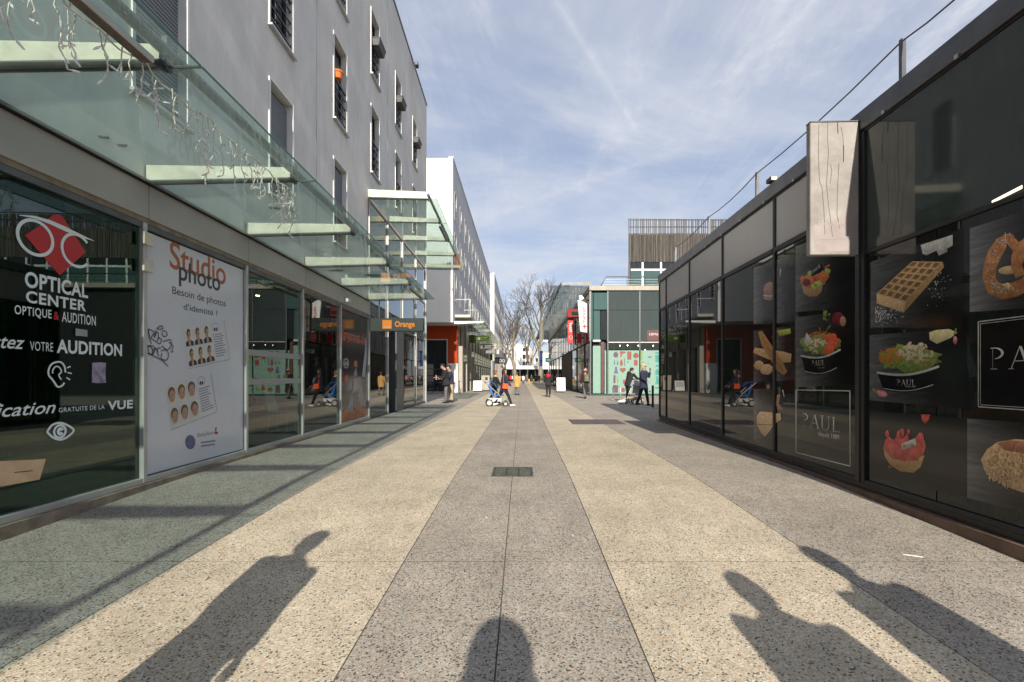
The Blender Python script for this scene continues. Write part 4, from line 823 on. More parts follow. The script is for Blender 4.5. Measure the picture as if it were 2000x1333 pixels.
# 1 waffle
c = [(1702, 512), (1884, 445), (1884, 640), (1702, 640)]; P = poster('printed picture of a sugared waffle on dark slate', c); rpoly(P, c, 'slate_print', 0, 'slate')
A0, B0, C0, D0 = [Vector((*q, 0)) for q in ((1784, 511), (1843, 512), (1771, 590), (1714, 574))]
rpoly(P, [(1714, 574), (1771, 590), (1767, 611), (1714, 593)], 'crust_pale', 1, 'front_side'); rpoly(P, [(1771, 590), (1843, 512), (1846, 522), (1767, 611)], 'bread', 1, 'right_side'); rpoly(P, [A0[:2], B0[:2], C0[:2], D0[:2]], 'crust_pale', 2, 'waffle_top')
m = MB()
for r in range(6):
    for q in range(4):
        at = lambda s, t: A0.lerp(B0, s).lerp(D0.lerp(C0, s), t)
        s0, s1, t0, t1 = (q+.10)/4+.01, (q+.84)/4, (r+.16)/6, (r+.86)/6; m.poly([RP(*at(a, b)[:2], L_(3)) for a, b in ((s0, t0), (s1, t0), (s1, t1), (s0, t1))])
part('pits', m, 'waffle_pit', P); m = MB()
for r in range(6):
    for q in range(4): s0, s1, t0, t1 = (q+.10)/4+.01, (q+.5)/4, (r+.45)/6, (r+.9)/6; m.poly([RP(*at(a, b)[:2], L_(4)) for a, b in ((s0, t0), (s1, t1), (s0, t1))])
part('pit_walls', m, 'bread', P)
bits(P, lambda: (1712+abs(random.gauss(0, 22)), 616+random.gauss(0, 9)), 150, 1.0, 'sugar', 4, 'sugar_grains'); bits(P, lambda: (1835+random.gauss(0, 9), 555+random.gauss(0, 16)), 50, .9, 'sugar', 4, 'sugar_grains')
c = [(1800, 479), (1863, 459), (1863, 480), (1852, 486), (1853, 492), (1836, 500), (1831, 490), (1822, 494), (1812, 499), (1804, 496)]; rpoly(P, c, 'cream', 2, 'whipped_cream'); rrib(P, [(1806, 480), (1808, 492), (1818, 490), (1823, 476)], 4, 'sugar', 3, 'cream_fold'); rrib(P, [(1836, 470), (1838, 484), (1846, 488)], 4, 'sugar', 3, 'cream_fold'); rrib(P, [(1856, 462), (1858, 478)], 3, 'sugar', 3, 'cream_fold')
# 2 pretzel
c = [(1896, 447), (2040, 400), (2040, 600), (1896, 610)]; P = poster('printed picture of a salted pretzel on light slate', c); rpoly(P, c, 'slate_light', 0, 'slate')
PZ = [(1990, 486), (1972, 465), (1958, 476), (1945, 496), (1936, 520), (1934, 545), (1942, 562), (1960, 570), (1985, 566), (2006, 556), (2022, 536), (2030, 510)]
rrib(P, PZ, [20, 22, 26, 28, 26, 26, 30, 30, 28, 28, 28, 24], 'pretzel', 1, 'dough'); rrib(P, [(2018, 470), (2000, 485), (1990, 505), (1988, 520), (1996, 540)], [26, 28, 26, 22, 20], 'pretzel', 2, 'dough'); rrib(P, [(1936, 548), (1950, 566), (1976, 570)], [10, 14, 10], 'bread', 2, 'pale_split'); rell(P, (1972, 528), 20, 8, 'crust_pale', 1.5, 'dough_end', rot=-.1); rpoly(P, [(1958, 556), (1972, 552), (1986, 566), (1978, 570)], 'crust_pale', 3, 'pale_split')
mb = MB(); bits(P, lambda: (lambda q: (q[0]+random.uniform(-9, 9), q[1]+random.uniform(-9, 9)))(random.choice(PZ[1:9])), 130, 1.2, 'salt', 4, 'salt_grains')
bits(P, lambda: (lambda q: (q[0]+random.uniform(-11, 11), q[1]+random.uniform(-11, 11)))(random.choice(PZ)), 90, 2.2, 'bread_dark', 3.2, 'crust_specks')
# 3 name panel
PZ_ = lambda px, pxr, pyr: (px, 736-(RW(pxr, pyr)[1]-HC)*F/RW(px, 0)[0])
c = [(1913, 628), PZ_(2170, 1913, 628), PZ_(2170, 1913, 796), (1913, 796)]; P = poster('black panel with serif bakery name inside a double white frame line', c); rpoly(P, c, 'bowl_black', 0, 'panel'); frame_lines(P, [(1913, 629), PZ_(2168, 1913, 629), PZ_(2168, 1913, 795), (1913, 795)], 2.0, 'rule_white', 1); frame_lines(P, [(1917, 633), PZ_(2160, 1917, 633), PZ_(2160, 1917, 791), (1917, 791)], 1.0, 'rule_white', 1)
y0, z0 = RW(1937, 722); y1, z1 = RW(2030, 676); z1 = RW(1937, 680)[1]
serif(P, 'PAUL', lambda s, t: (-L_(1), y0+(2.95-y0)*s, z0+(z1-z0)*t), 'rule_white')
# 4 big salad bowl, near bay
c = [(1700, 655), (1890, 640), (1890, 800), (1700, 782)]; P = poster('printed picture of a black salad bowl heaped with mushrooms and shredded carrot', c); rpoly(P, c, 'slate_print', 0, 'slate')
def bowl(P, cx, top, w, h, tilt, base_y, fs, nm):
    L, R = (cx-w/2, top+tilt), (cx+w/2, top-tilt); bl, br = (cx-w*.40, base_y), (cx+w*.40, base_y-tilt*1.2)
    arc = [(bl[0]+(br[0]-bl[0])*i/12, bl[1]+(br[1]-bl[1])*i/12+h*.16*math.sin(PI*i/12)) for i in range(13)]
    rarc = [(L[0]+(R[0]-L[0])*i/12, L[1]+(R[1]-L[1])*i/12+h*.20*math.sin(PI*i/12)) for i in range(13)]
    rpoly(P, rarc+arc[::-1], 'bowl_black', 1, 'bowl'); rrib(P, rarc, 4.5*fs, 'rule_white', 6, 'bowl_rim'); rrib(P, [(a, b-3*fs) for a, b in arc], 1.3*fs, 'rule_white', 2, 'bowl_line'); return L, R
bowl(P, 1776, 722, 122, 50, 6, 762, 1.0, '')
rell(P, (1778, 700), 56, 26, 'leaf_green', 2, 'salad_bed', wob=.2); bits(P, inell(1778, 700, 58, 24), 170, 3.2, 'leaf_green', 2.2, 'leaves'); bits(P, inell(1742, 696, 24, 16), 170, 1.6, 'carrot', 3, 'shredded_carrot', el=4); bits(P, inell(1790, 690, 34, 18), 46, 5, 'chicken', 4, 'mushroom_slices', el=1.6); bits(P, inell(1806, 706, 24, 10), 26, 3.4, 'ham', 4.6, 'chicken_pieces'); bits(P, inell(1780, 714, 46, 8), 60, 2, 'leaf_green', 5, 'leaves')
rpoly(P, [(1817, 650), (1830, 645), (1856, 643), (1872, 650), (1860, 660), (1832, 672), (1818, 664)], 'cheese', 2, 'cheese_slice'); rell(P, (1868, 665), 4, 8, 'radish', 3, 'radish'); rrib(P, [(1866, 655), (1870, 642)], 3, 'leaf_green', 3, 'radish_leaf'); rell(P, (1724, 769), 11, 6, 'radish', 2, 'radish', rot=.3); rpoly(P, [(1706, 758), (1714, 762), (1712, 768), (1706, 764)], 'leaf_green', 2, 'radish_leaf')
y0, z0 = RW(1754, 753); y1, z1 = RW(1791, 741); z1 = RW(1754, 742)[1]; serif(P, 'PAUL', lambda s, t: (-L_(3), y0+(y1-y0)*s, z0+(z1-z0)*t), 'rule_white'); text('letters', 'depuis 1889', rbox(1771, 757, 1790, 755, L_(3)), 'rule_white', P)
# 5 strawberry tartlet
c = [(1700, 802), (1890, 818), (1890, 972), (1700, 930)]; P = poster('printed picture of a strawberry tartlet with a small name card', c); rpoly(P, c, 'bowl_black', 0, 'panel')
rpoly(P, [(1727, 874), (1730, 892), (1740, 908), (1760, 921), (1786, 924), (1800, 912), (1808, 890), (1770, 892)], 'bread', 1, 'tart_case'); rpoly(P, [(1728, 878), (1730, 862), (1737, 852), (1748, 862), (1756, 846), (1764, 858), (1774, 848), (1780, 866), (1794, 850), (1806, 856), (1811, 872), (1806, 888), (1790, 900), (1768, 902), (1744, 896)], 'strawberry', 2, 'strawberries')
for a, b, r in ((1735, 848, 5), (1764, 846, 6), (1777, 844, 4), (1758, 850, 6), (1800, 858, 9), (1745, 876, 10), (1790, 884, 12)): rell(P, (a, b), r*.8, r*1.4, 'strawberry', 3, 'strawberry', wob=.05)
bits(P, inell(1768, 876, 34, 20), 60, 2.4, 'strawberry', 4, 'berry_gleams'); bits(P, inell(1764, 908, 30, 9), 60, 1.4, 'bread_dark', 1.6, 'crust_specks'); rpoly(P, [(1762, 868), (1790, 856), (1793, 869), (1766, 879)], 'rule_white', 5, 'name_card'); y0, z0 = RW(1767, 876); y1, _ = RW(1790, 860); z1 = RW(1767, 869)[1]; text('letters', 'PAUL', (lambda s, t: (-L_(6), y0+(y1-y0)*s, z0+(z1-z0)*t+s*.035)), 'leaf_green', P, .02); rpoly(P, [(1801, 810), (1819, 810), (1816, 820), (1809, 829), (1803, 822)], 'strawberry', 2, 'strawberry')
# 6 choux
c = [(1891, 818), (2040, 835), (2040, 1000), (1891, 996)]; P = poster('printed picture of an almond choux bun with caramel icing', c); rpoly(P, [(1891, 818), (2040, 828), (2040, 1010), (1891, 972)], 'slate_print', 0, 'slate')
rpoly(P, [(1918, 898), (1930, 878), (1950, 864), (1985, 858), (2030, 862), (2036, 960), (2010, 966), (1980, 955), (1945, 938), (1926, 920)], 'choux', 1, 'bun'); rpoly(P, [(1950, 866), (1972, 860), (2035, 866), (2035, 888), (1990, 884), (1965, 880)], 'caramel', 2, 'icing'); bits(P, inell(1965, 915, 38, 36), 150, 3.2, 'crust_pale', 3, 'almonds'); bits(P, inell(1975, 905, 45, 36), 110, 1.8, 'bread_dark', 4, 'almond_edges')
# 7 fruit tartlet, far bay
c = [(1555, 480), (1590, 470), (1590, 498), (1676, 498), (1676, 615), (1555, 621)]; P = poster('printed picture of a fruit tartlet with a small black card', c); rpoly(P, [(1555, 482), (1675, 440), (1675, 600), (1555, 610)], 'slate_print', 0, 'slate')
rpoly(P, [(1568, 556), (1570, 572), (1582, 580), (1598, 579), (1606, 570), (1608, 556)], 'bread', 1, 'tart_case'); rell(P, (1592, 547), 27, 16, 'carrot', 2, 'fruit', rot=-.3, wob=.12)
for a, b, r, mm in ((1577, 552, 8, 'plum'), (1586, 535, 7, 'fruit_green'), (1600, 556, 8, 'fruit_green'), (1613, 540, 8, 'carrot'), (1618, 530, 6, 'fruit_green'), (1570, 545, 6, 'carrot'), (1592, 560, 6, 'fruit_green'), (1596, 545, 6, 'strawberry')): rell(P, (a, b), r, r*.9, mm, 3, 'fruit', wob=.1)
rrib(P, [(1612, 524), (1623, 518)], 4, 'strawberry', 4, 'fruit'); rpoly(P, [(1586, 526), (1606, 517), (1607, 531), (1587, 541)], 'bowl_black', 5, 'name_card'); y0, z0 = RW(1588, 536); y1, _ = RW(1605, 525); z1 = RW(1588, 529)[1]; text('letters', 'PAUL', (lambda s, t: (-L_(6), y0+(y1-y0)*s, z0+(z1-z0)*t+s*.05)), 'rule_white', P)
# 8 salad bowl far bay
c = [(1555, 620), (1676, 606), (1676, 752), (1555, 757)]; P = poster('printed picture of a black salad bowl with tomato slices', c); rpoly(P, c, 'slate_print', 0, 'slate')
bowl(P, 1605, 689, 78, 48, 6, 728, .8, ''); rell(P, (1604, 672), 36, 20, 'leaf_green', 2, 'salad_bed', wob=.2); bits(P, inell(1604, 674, 36, 18), 110, 2.4, 'leaf_green', 2.2, 'leaves'); bits(P, inell(1604, 656, 22, 9), 90, 1.3, 'carrot', 3, 'shredded_carrot', el=3); bits(P, inell(1600, 676, 18, 14), 40, 2.8, 'chicken', 4, 'chicken_pieces')
for a, b in ((1625, 660), (1630, 668), (1626, 676), (1621, 684)): rell(P, (a, b), 12, 8, 'tomato', 5+b*.002, 'tomato_slice', rot=-.4)
rpoly(P, [(1577, 650), (1588, 664), (1578, 678), (1572, 668)], 'cream', 5, 'egg_quarter'); rrib(P, [(1615, 648), (1624, 636)], 1.6, 'leaf_green', 5, 'chive'); rrib(P, [(1606, 650), (1602, 640)], 1.4, 'carrot', 5, 'chive'); rell(P, (1639, 623), 12, 13, 'plum', 2, 'onion'); rell(P, (1648, 628), 6, 10, 'ham', 3, 'onion'); bits(P, inell(1616, 616, 6, 10), 14, 2.5, 'leaf_green', 3, 'leaves')
y0, z0 = RW(1587, 715); y1, _ = RW(1613, 710); z1 = RW(1587, 705)[1]; serif(P, 'PAUL', lambda s, t: (-L_(3), y0+(y1-y0)*s, z0+(z1-z0)*t), 'rule_white'); text('letters', 'depuis 1889', rbox(1600, 720, 1612, 718, L_(3)), 'rule_white', P)
# 9 square name frame
c = [(1555, 762), (1662, 764), (1662, 912), (1555, 884)]; P = poster('thin white square frame with serif bakery name and founding year on clear black glass', c); frame_lines(P, [(1556, 762), (1661.5, 764), (1662, 911), (1556, 884)], 1.7, 'rule_white', 1)
y0, z0 = RW(1569, 832); y1, _ = RW(1643, 842); z1 = RW(1569, 807)[1]; serif(P, 'PAUL', lambda s, t: (-L_(1), y0+(y1-y0)*s, z0+(z1-z0)*t), 'rule_white'); text('letters', 'depuis 1889', rbox(1600, 854, 1641, 850, L_(1)), 'rule_white', P)
# 10 baguettes / macaron / puff across the mullion
c = [(1473, 521), (1553, 492), (1553, 636), (1473, 635)]; P = poster('printed picture of a pale pink macaron on light slate', c); rpoly(P, [(1473, 523), (1512, 511), (1512, 632), (1473, 634)], 'slate_light', 0, 'slate'); rpoly(P, [(1518, 509), (1553, 498), (1553, 630), (1518, 632)], 'slate_print', 0, 'slate')
rell(P, (1504, 566), 12, 15, 'macaron', 1, 'macaron_shell', rot=.2); rell(P, (1503, 582), 11, 5, 'macaron', 2, 'macaron_shell'); rrib(P, [(1492, 577), (1503, 579), (1514, 577)], 2.2, 'cream', 3, 'filling'); rrib(P, [(1526, 526), (1525, 540)], 2, 'cream', 3, 'spoon')
c = [(1473, 646), (1553, 636), (1553, 746), (1473, 748)]; P = poster('printed picture of crossed baguettes and bread rolls', c); rpoly(P, [(1473, 646), (1512, 642), (1512, 745), (1473, 748)], 'slate_print', 0, 'slate'); rpoly(P, [(1518, 641), (1553, 637), (1553, 742), (1518, 745)], 'slate_print', 0, 'slate')
rrib(P, [(1474, 684), (1500, 692), (1530, 698), (1547, 700)], [10, 18, 22, 16], 'crust_pale', 4.5, 'baguette'); rrib(P, [(1486, 648), (1496, 670), (1512, 695), (1526, 718), (1536, 730)], [8, 16, 18, 18, 10], 'bread', 5.5, 'baguette'); rrib(P, [(1490, 656), (1504, 684), (1520, 710), (1530, 724)], [2, 4, 4, 2], 'bread_dark', 6, 'crust_line'); rell(P, (1484, 714), 10, 9, 'crust_pale', 5.2, 'bread_roll', wob=.08); rell(P, (1499, 722), 12, 10, 'crust_pale', 5.8, 'bread_roll', rot=-.5, wob=.08); rpoly(P, [(1519, 646), (1545, 642), (1546, 652), (1524, 657)], 'fruit_green', 3, 'asparagus'); bits(P, lambda: (1505+random.gauss(0, 12), 690+random.gauss(0, 14)), 40, 1.2, 'bread_dark', 6.4, 'crust_specks')
c = [(1473, 760), (1553, 757), (1553, 884), (1473, 862)]; P = poster('printed picture of a folded pancake with a dried pepper', c); rpoly(P, [(1473, 760), (1512, 759), (1512, 873), (1473, 862)], 'slate_print', 0, 'slate')
rpoly(P, [(1479, 814), (1486, 804), (1510, 806), (1512, 830), (1506, 842), (1496, 854), (1488, 846), (1480, 830)], 'crust_pale', 5, 'pancake'); rpoly(P, [(1512, 808), (1526, 808), (1528, 820), (1512, 830)], 'crust_pale', 5, 'pancake'); rrib(P, [(1480, 829), (1500, 830), (1512, 830)], 2, 'bread_dark', 6, 'fold_line'); rpoly(P, [(1519, 772), (1525, 770), (1523, 790), (1532, 800), (1520, 802), (1517, 790)], 'ham', 2, 'dried_pepper'); rrib(P, [(1530, 762), (1533, 776)], 2, 'rule_white', 2, 'pepper_stalk')
# ------------------------------------------------------------------ long pale block B with shops (left, beyond the side street)
BX = -4.9; BY0, BY1 = 32.2, 69.0
def block(name, label, x, y0, y1, zs, ztop, wincols, wrows, endmat, facemat, detail=True, depth=14):
    b = thing(name, label, 'building', (x-2, y0, 0))
    ops = [(yc-.45, yc+.45, a, c) for yc in wincols for a, c in wrows]
    m = MB(); facade(m, y0, y1, zs, ztop, ops, .25, x)
    m.quad((x, y0+.003, ztop-.003), (x, y1, ztop), (x-depth, y1, ztop), (x-depth, y0, ztop)); m.quad((x-depth, y1, zs), (x, y1, zs), (x, y1, ztop), (x-depth, y1, ztop)); m.quad((x, y0, zs), (x, y1, zs), (x-depth, y1, zs), (x-depth, y0, zs)); part('wall', m, facemat, b)
    part('end_wall', MB().box(x-depth, x-.002, y0-.02, y0+.0, zs, ztop), endmat, b); part('coping', MB().box(x-.3, x+.03, y0-.04, y1, ztop+.002, ztop+.08), 'aluminium', b)
    t = .035; m = MB().box(-.22, .012, -.46, -.45+t, -.01, 2.01).box(-.10, .012, .45-t, .46, -.01, 2.01).box(-.22, .03, -.45+t, .45-t, -.03, .01).box(-.21, .01, -.45+t, .45-t, 1.96, 2.0)
    w = part('window', m, 'white_metal', b, loc=(x, wincols[0], wrows[0][0])); s = MB().box(-.18, -.13, -.03, .03, .02, 1.9).box(-.18, -.13, -.4, -.34, .02, 1.9).box(-.18, -.13, .34, .4, .02, 1.9); part('sash', s, 'mid_metal', w)
    part('pane', MB().box(-.165, -.15, -.40, .40, .02, 1.95), 'window_glass', w)
    m = MB(); [m.box(.0, .02, -.42, .42, z, z+.03) for z in (.25, .5, .75, 1.0)]; part('railing', m, 'white_metal', w)
    first = True
    for yc in wincols:
        for a, c in wrows:
            if first: first = False; o = w
            else: o = copy_tree(w, b, Vector((x, yc, a))-ORG[b])
            if detail and random.random() < .28:
                lo = random.choice((.05, .6, 1.0)); part('blind', MB().box(-.145, -.13, -.38, .38, lo, 1.94), 'blind_white', o)
    return b
M('blind_white', (.72, .73, .76), .7, var=.05)
wc = [33.4+2.87*k for k in range(13)]
b1 = block('apartment_block', 'long apartment block with a bright white end wall and rows of white framed windows', BX, BY0, BY1, 5.1, 16.7, wc, [(6.75, 8.75), (9.7, 11.7), (12.65, 14.65)], 'white_plaster', 'pale_plaster')
# its recessed ground floor
part('end_shop_wall', MB().box(BX-.75, BX, 34.5, 34.9, 2.25, 5.095).box(BX-13, BX-.752, 34.5, 34.9, 4.1, 5.095).box(BX-13, BX-2.6, 34.5, 34.9, 0, 4.098), 'orange_paint', b1); part('end_shop_base', MB().box(BX-.75, BX, 34.5, 34.9, 0, 2.248), 'white_plaster', b1)
w = part('end_shop_window', MB().box(BX-2.6, BX-.75, 34.62, 34.66, 0.02, 4.09), 'window_glass', b1); part('frame', MB().box(BX-2.6, BX-.752, 34.48, 34.6, 4.02, 4.095).box(BX-.83, BX-.752, 34.48, 34.6, 0, 4.02).box(BX-2.6, BX-2.5, 34.48, 34.6, 0, 4.02).box(BX-2.5, BX-.83, 34.5, 34.6, 0, .12), 'aluminium', w)
m = MB(); [m.box(BX-2.4, BX-.9, 34.605, 34.615, z, z+.06) for z in (.8, 1.3, 1.8)]; part('shelf_edges', m, 'interior_dark', w)
for k in range(13):
    y = 35.0+2.87*k; part('fascia_wall', MB().box(BX-.3, BX+.001, y+.03, y+2.84, 3.6, 5.09), 'concrete', b1); part('pillar', MB().box(BX-.35, BX+.30, y+.03, y+.62, 0, 3.598), 'concrete', b1)
    if y > 66: break
    part('shop_window', MB().box(BX-.28, BX-.25, y+.76, y+2.84, 0, 3.59), 'window_glass', b1); part('window_frame', MB().box(BX-.26, BX-.2, y+.77, y+.84, .0, 3.58).box(BX-.26, BX-.2, y+1.75, y+1.82, 0, 3.58).box(BX-.26, BX-.2, y+.84, y+1.75, 2.6, 2.68), 'mid_metal', b1)
    part('pipe', MB().tube([(BX+.06, y+.72, 0), (BX+.06, y+.72, 5.0)], .04, 6), 'dark_metal', b1)
part('back_wall', MB().box(BX-13, BX-.4, 35.0, 69, 0, 5.08), 'interior_dark', b1)
# balcony
bal = part('balcony', MB().box(BX+.01, BX+1.15, 33.0, 38.4, 5.55, 5.75), 'pale_stone', b1)
m = MB(); [m.tube([(BX+1.12, y, 5.75), (BX+1.12, y, 6.85)], .02, 6) for y in (33.05, 34.4, 35.7, 37.0, 38.35)]; [m.tube([(BX+1.12, 33.05, z), (BX+1.12, 38.35, z)], .022 if z > 6.8 else .012, 6) for z in (6.0, 6.25, 6.5, 6.85)]; [m.tube([(BX+.02, y, 6.85), (BX+1.12, y, 6.85)], .022, 6) for y in (33.05, 38.35)]; part('balcony_rail', m, 'white_metal', bal)
# awning with beams along B
can = thing('glass_canopy', 'long white ribbed canopy over the shops of the pale apartment block', 'canopy', (BX+1, 50, 5.1))
for k in range(13):
    y = 32.6+2.87*k; part('beam', MB().hexa([(BX+.03, y-.04, 5.02), (BX+2.1, y-.04, 5.12), (BX+2.1, y+.04, 5.12), (BX+.03, y+.04, 5.02), (BX+.03, y-.04, 5.22), (BX+2.1, y-.04, 5.22), (BX+2.1, y+.04, 5.22), (BX+.03, y+.04, 5.22)]), 'white_metal', can)
    if k < 12:
        part('glass_pane', MB().hexa([(BX+.05, y+.05, 5.00), (BX+2.3, y+.05, 5.10), (BX+2.3, y+2.82, 5.10), (BX+.05, y+2.82, 5.00), (BX+.05, y+.05, 5.012), (BX+2.3, y+.05, 5.112), (BX+2.3, y+2.82, 5.112), (BX+.05, y+2.82, 5.012)]), 'far_canopy_glass', can)
        m = MB()
        for q in range(1, 4): m.hexa([(BX+.05, y+q*.7, 5.06), (BX+2.0, y+q*.7, 5.15), (BX+2.0, y+q*.7+.06, 5.15), (BX+.05, y+q*.7+.06, 5.06), (BX+.05, y+q*.7, 5.1), (BX+2.0, y+q*.7, 5.19), (BX+2.0, y+q*.7+.06, 5.19), (BX+.05, y+q*.7+.06, 5.1)])
        part('ribs', m, 'white_metal', can)
part('edge_rail', MB().tube([(BX+2.12, 32.5, 5.18), (BX+2.12, 67.1, 5.18)], .045, 8), 'aluminium', can)
# signs hanging under it
M('sign_green', (.14, .20, .012), .5, var=.15, scale=4); M('sign_green_dark', (.05, .085, .008), .5, var=.1)
def hsign(label, y, x0, x1, z0, z1, mat):
    s = thing('shop_sign', label, 'sign', ((x0+x1)/2, y, z0)); part('board', MB().box(x0, x1, y-.05, y+.05, z0, z1), mat, s, bev=.01); [part('hanger', MB().box(q, q+.03, y-.01, y+.01, z1, 5.0), 'dark_metal', s) for q in (x0+.2, x1-.23)]; return s
x0, z1 = FP(928, 656, 38); x1, z0 = FP(958, 668, 38); s = hsign('olive green hanging shop sign under the ribbed canopy', 38, x0, x1, z0, z1, 'sign_green'); part('side_panel', MB().box(x0-.45, x0-.02, 37.9, 38.1, z0-.1, z1+.05), 'sign_green_dark', s); part('pale_mark', MB().box(x0+.25, x0+.4, 37.93, 37.945, z0+.15, z1-.15), 'shelf_white', s); part('lettering_bar', MB().box(x0+.5, x1-.15, 37.93, 37.945, (z0+z1)/2-.06, (z0+z1)/2+.06), 'sign_green_dark', s)
x0, z1 = FP(938, 672, 43); x1, z0 = FP(970, 682, 43); s = hsign('pale grey hanging shop sign with small dark lettering behind the green one', 43, x0, x1, z0, z1, 'concrete'); part('badge', MB().ell((x0+.35, 42.93, (z0+z1)/2), (.12, .02, .14)), 'ink_dark', s); text('letters', 'Pharmacie', fbox(x0+.6, x1-.2, z0+.15, z1-.15, 42.94), 'ink_dark', s)
x0, z1 = FP(949, 684, 49); x1, z0 = FP(975, 692, 49); hsign('blank cream hanging sign between the grey sign and the black sign', 49, x0, x1, z0, z1, 'shelf_white')
x0, z1 = FP(966, 698, 56); x1, z0 = FP(990, 711, 56); s = hsign('black hanging sign with a white spectacle outline under the canopy', 56, x0, x1, z0, z1, 'black'); xm = (x0+x1)/2+.15; zm = (z0+z1)/2-.05
part('spectacle_outline', MB().ring((xm-.18, 55.93, zm), .15, .025, (1, 0, 0), (0, 0, 1), 16, 5).ring((xm+.2, 55.93, zm), .15, .025, (1, 0, 0), (0, 0, 1), 16, 5), 'vinyl_white', s)

# block C further on
wc2 = [72+3.2*k for k in range(11)]
b2 = block('apartment_block', 'farther pale apartment block whose white end wall rises above the first block', -4.3, 70, 106, 5.0, 17.1, wc2, [(6.6, 8.6), (9.6, 11.6), (12.6, 14.6)], 'white_plaster', 'pale_plaster', detail=False)
for k in range(9):
    y = 70.2+4*k; part('pillar', MB().box(-4.6, -4.28, y, y+.7, 0, 4.99), 'concrete', b2); part('shop_window', MB().box(-4.55, -4.52, y+.71, y+3.99, 0, 4.99), 'window_glass', b2)

# ------------------------------------------------------------------ glass clothing and household store D (right, beyond the passage)
D = thing('glass_store', 'green and grey glass store building closing the passage on the right', 'building', (8, 30, 0))
DX, DY = 4.5, 30.0; DZ = 6.95
part('core', MB().box(DX+.25, 44, DY+.35, 78, 0, DZ-.05), 'black', D); part('parapet', MB().box(DX-.1, 44, DY-.12, 78, DZ-.03, DZ+.27), 'concrete', D, bev=.01); part('roof', MB().box(DX+.1, 43.9, DY+.2, 77.9, DZ+.05, DZ+.272), 'asphalt', D)
fx = lambda px: FP(px, 0, DY)[0]; fz = lambda py: FP(0, py, DY)[1]
for a, b in ((1188, 1249), (1250, 1320), (1321, 1400)):
    part('upper_panel', MB().box(fx(a), fx(b)-.02, DY, DY+.06, fz(668)+.03, fz(606)-.01), 'clad_glass', D); part('upper_panel', MB().box(fx(a), fx(b)-.02, DY, DY+.06, fz(606)+.01, fz(567)), 'clad_glass', D)
    part('shop_window', MB().box(fx(a), fx(b)-.02, DY+.02, DY+.05, .12, fz(668)), 'black_glass', D)
for px in (1153.5, 1187, 1249.5, 1320, 1400): part('mullion', MB().box(fx(px)-.04, fx(px)+.04, DY-.03, DY+.02, .05, DZ-.05), 'mid_metal', D)
part('transom', MB().box(fx(1187)+.05, fx(1420), DY-.02, DY+.015, fz(669)-.03, fz(669)+.03), 'aluminium', D)
for a, b, c, d, mt in ((1160, 1186, 605, 572, 'teal_glass'), (1160, 1172, 664, 607, 'teal_glass'), (1173, 1186, 664, 607, 'black_glass'), (1155, 1159, 664, 572, 'green_glass')):
    part('corner_pane', MB().box(fx(a), fx(b), DY+.01, DY+.05, fz(c), fz(d)), mt, D)
M('mint', (.19, .315, .25), .5, var=.05); M('mint_shade', (.30, .47, .40), .5, var=.05); M('maroon', (.10, .03, .03), .5, var=.2)
part('mint_panel', MB().box(fx(1158), fx(1173), DY-.005, DY+.05, .15, fz(676)), 'mint', D); part('mint_panel', MB().box(fx(1158), fx(1173), DY-.005, DY+.05, fz(668), fz(664)), 'shelf_white', D); part('maroon_strip', MB().box(fx(1174), fx(1180), DY+.01, DY+.05, .15, fz(668)), 'maroon', D); part('mint_panel', MB().box(fx(1181), fx(1184), DY-.0, DY+.05, .12, fz(685)), 'mint', D)
part('plinth', MB().box(DX-.02, 20, DY-.04, DY+.3, 0, .10), 'green_glass', D)
# name strip and window display
text('letters', 'HEMA', fbox(fx(1268), fx(1286), fz(656.5), fz(651), DY-.012), 'rule_white', part('name_panel', MB().box(fx(1264), fx(1310), DY-.01, DY-.003, fz(666), fz(645)), 'maroon', D), .01)
WD = thing('window_display', 'mint window display board with rows of printed household goods', 'display', (fx(1238), DY-.02, 1))
part('board', MB().box(fx(1188), fx(1290.5), DY-.03, DY-.004, .12, fz(685)), 'mint', WD)
M('item_purple', (.10, .055, .085), .5, var=.2); M('item_red', (.25, .045, .04), .5, var=.2); M('item_brown', (.20, .06, .035), .5, var=.2); M('item_green', (.16, .25, .03), .5, var=.2); M('item_teal', (.03, .22, .20), .5, var=.2); M('item_blue', (.08, .10, .18), .5, var=.2); M('item_grey', (.20, .30, .28), .5, var=.2)
def item(px, py, w, h, shape, mat):
    m = MB(); Y = DY-.032; f = lambda a, b: (fx(px+a*w/2), Y, fz(py-b*h/2))
    if shape == 'box': p = [f(-.9, -1), f(.9, -1), f(.9, 1), f(-.9, 1)]
    elif shape == 'egg': p = [f(math.cos(t)*(.95-.12*math.sin(t)), math.sin(t)) for t in [2*PI*i/18 for i in range(18)]]
    elif shape == 'bottle': p = [f(-.8, -1), f(.8, -1), f(.8, .2), f(.3, .5), f(.3, 1), f(-.3, 1), f(-.3, .5), f(-.8, .2)]
    elif shape == 'heart': p = [f(0, -1), f(.9, 0), f(1, .6), f(.6, 1), f(.2, .95), f(0, .7), f(-.2, .95), f(-.6, 1), f(-1, .6), f(-.9, 0)]
    elif shape == 'dress': p = [f(-1, -1), f(1, -1), f(.45, .3), f(.5, 1), f(-.5, 1), f(-.45, .3)]
    elif shape == 'dryer': p = [f(-.9, .9), f(.4, .9), f(1, .7), f(1, .4), f(.2, .1), f(-.2, 0), f(-.3, -1), f(-.8, -1), f(-.7, 0), f(-1, .3)]
    else: p = [f(-.9, -1), f(.9, -1), f(.9, .1), f(.5, .8), f(.2, 1), f(-.2, 1), f(-.5, .8), f(-.9, .1)]
    part('printed_item', m.poly(p), mat, WD)
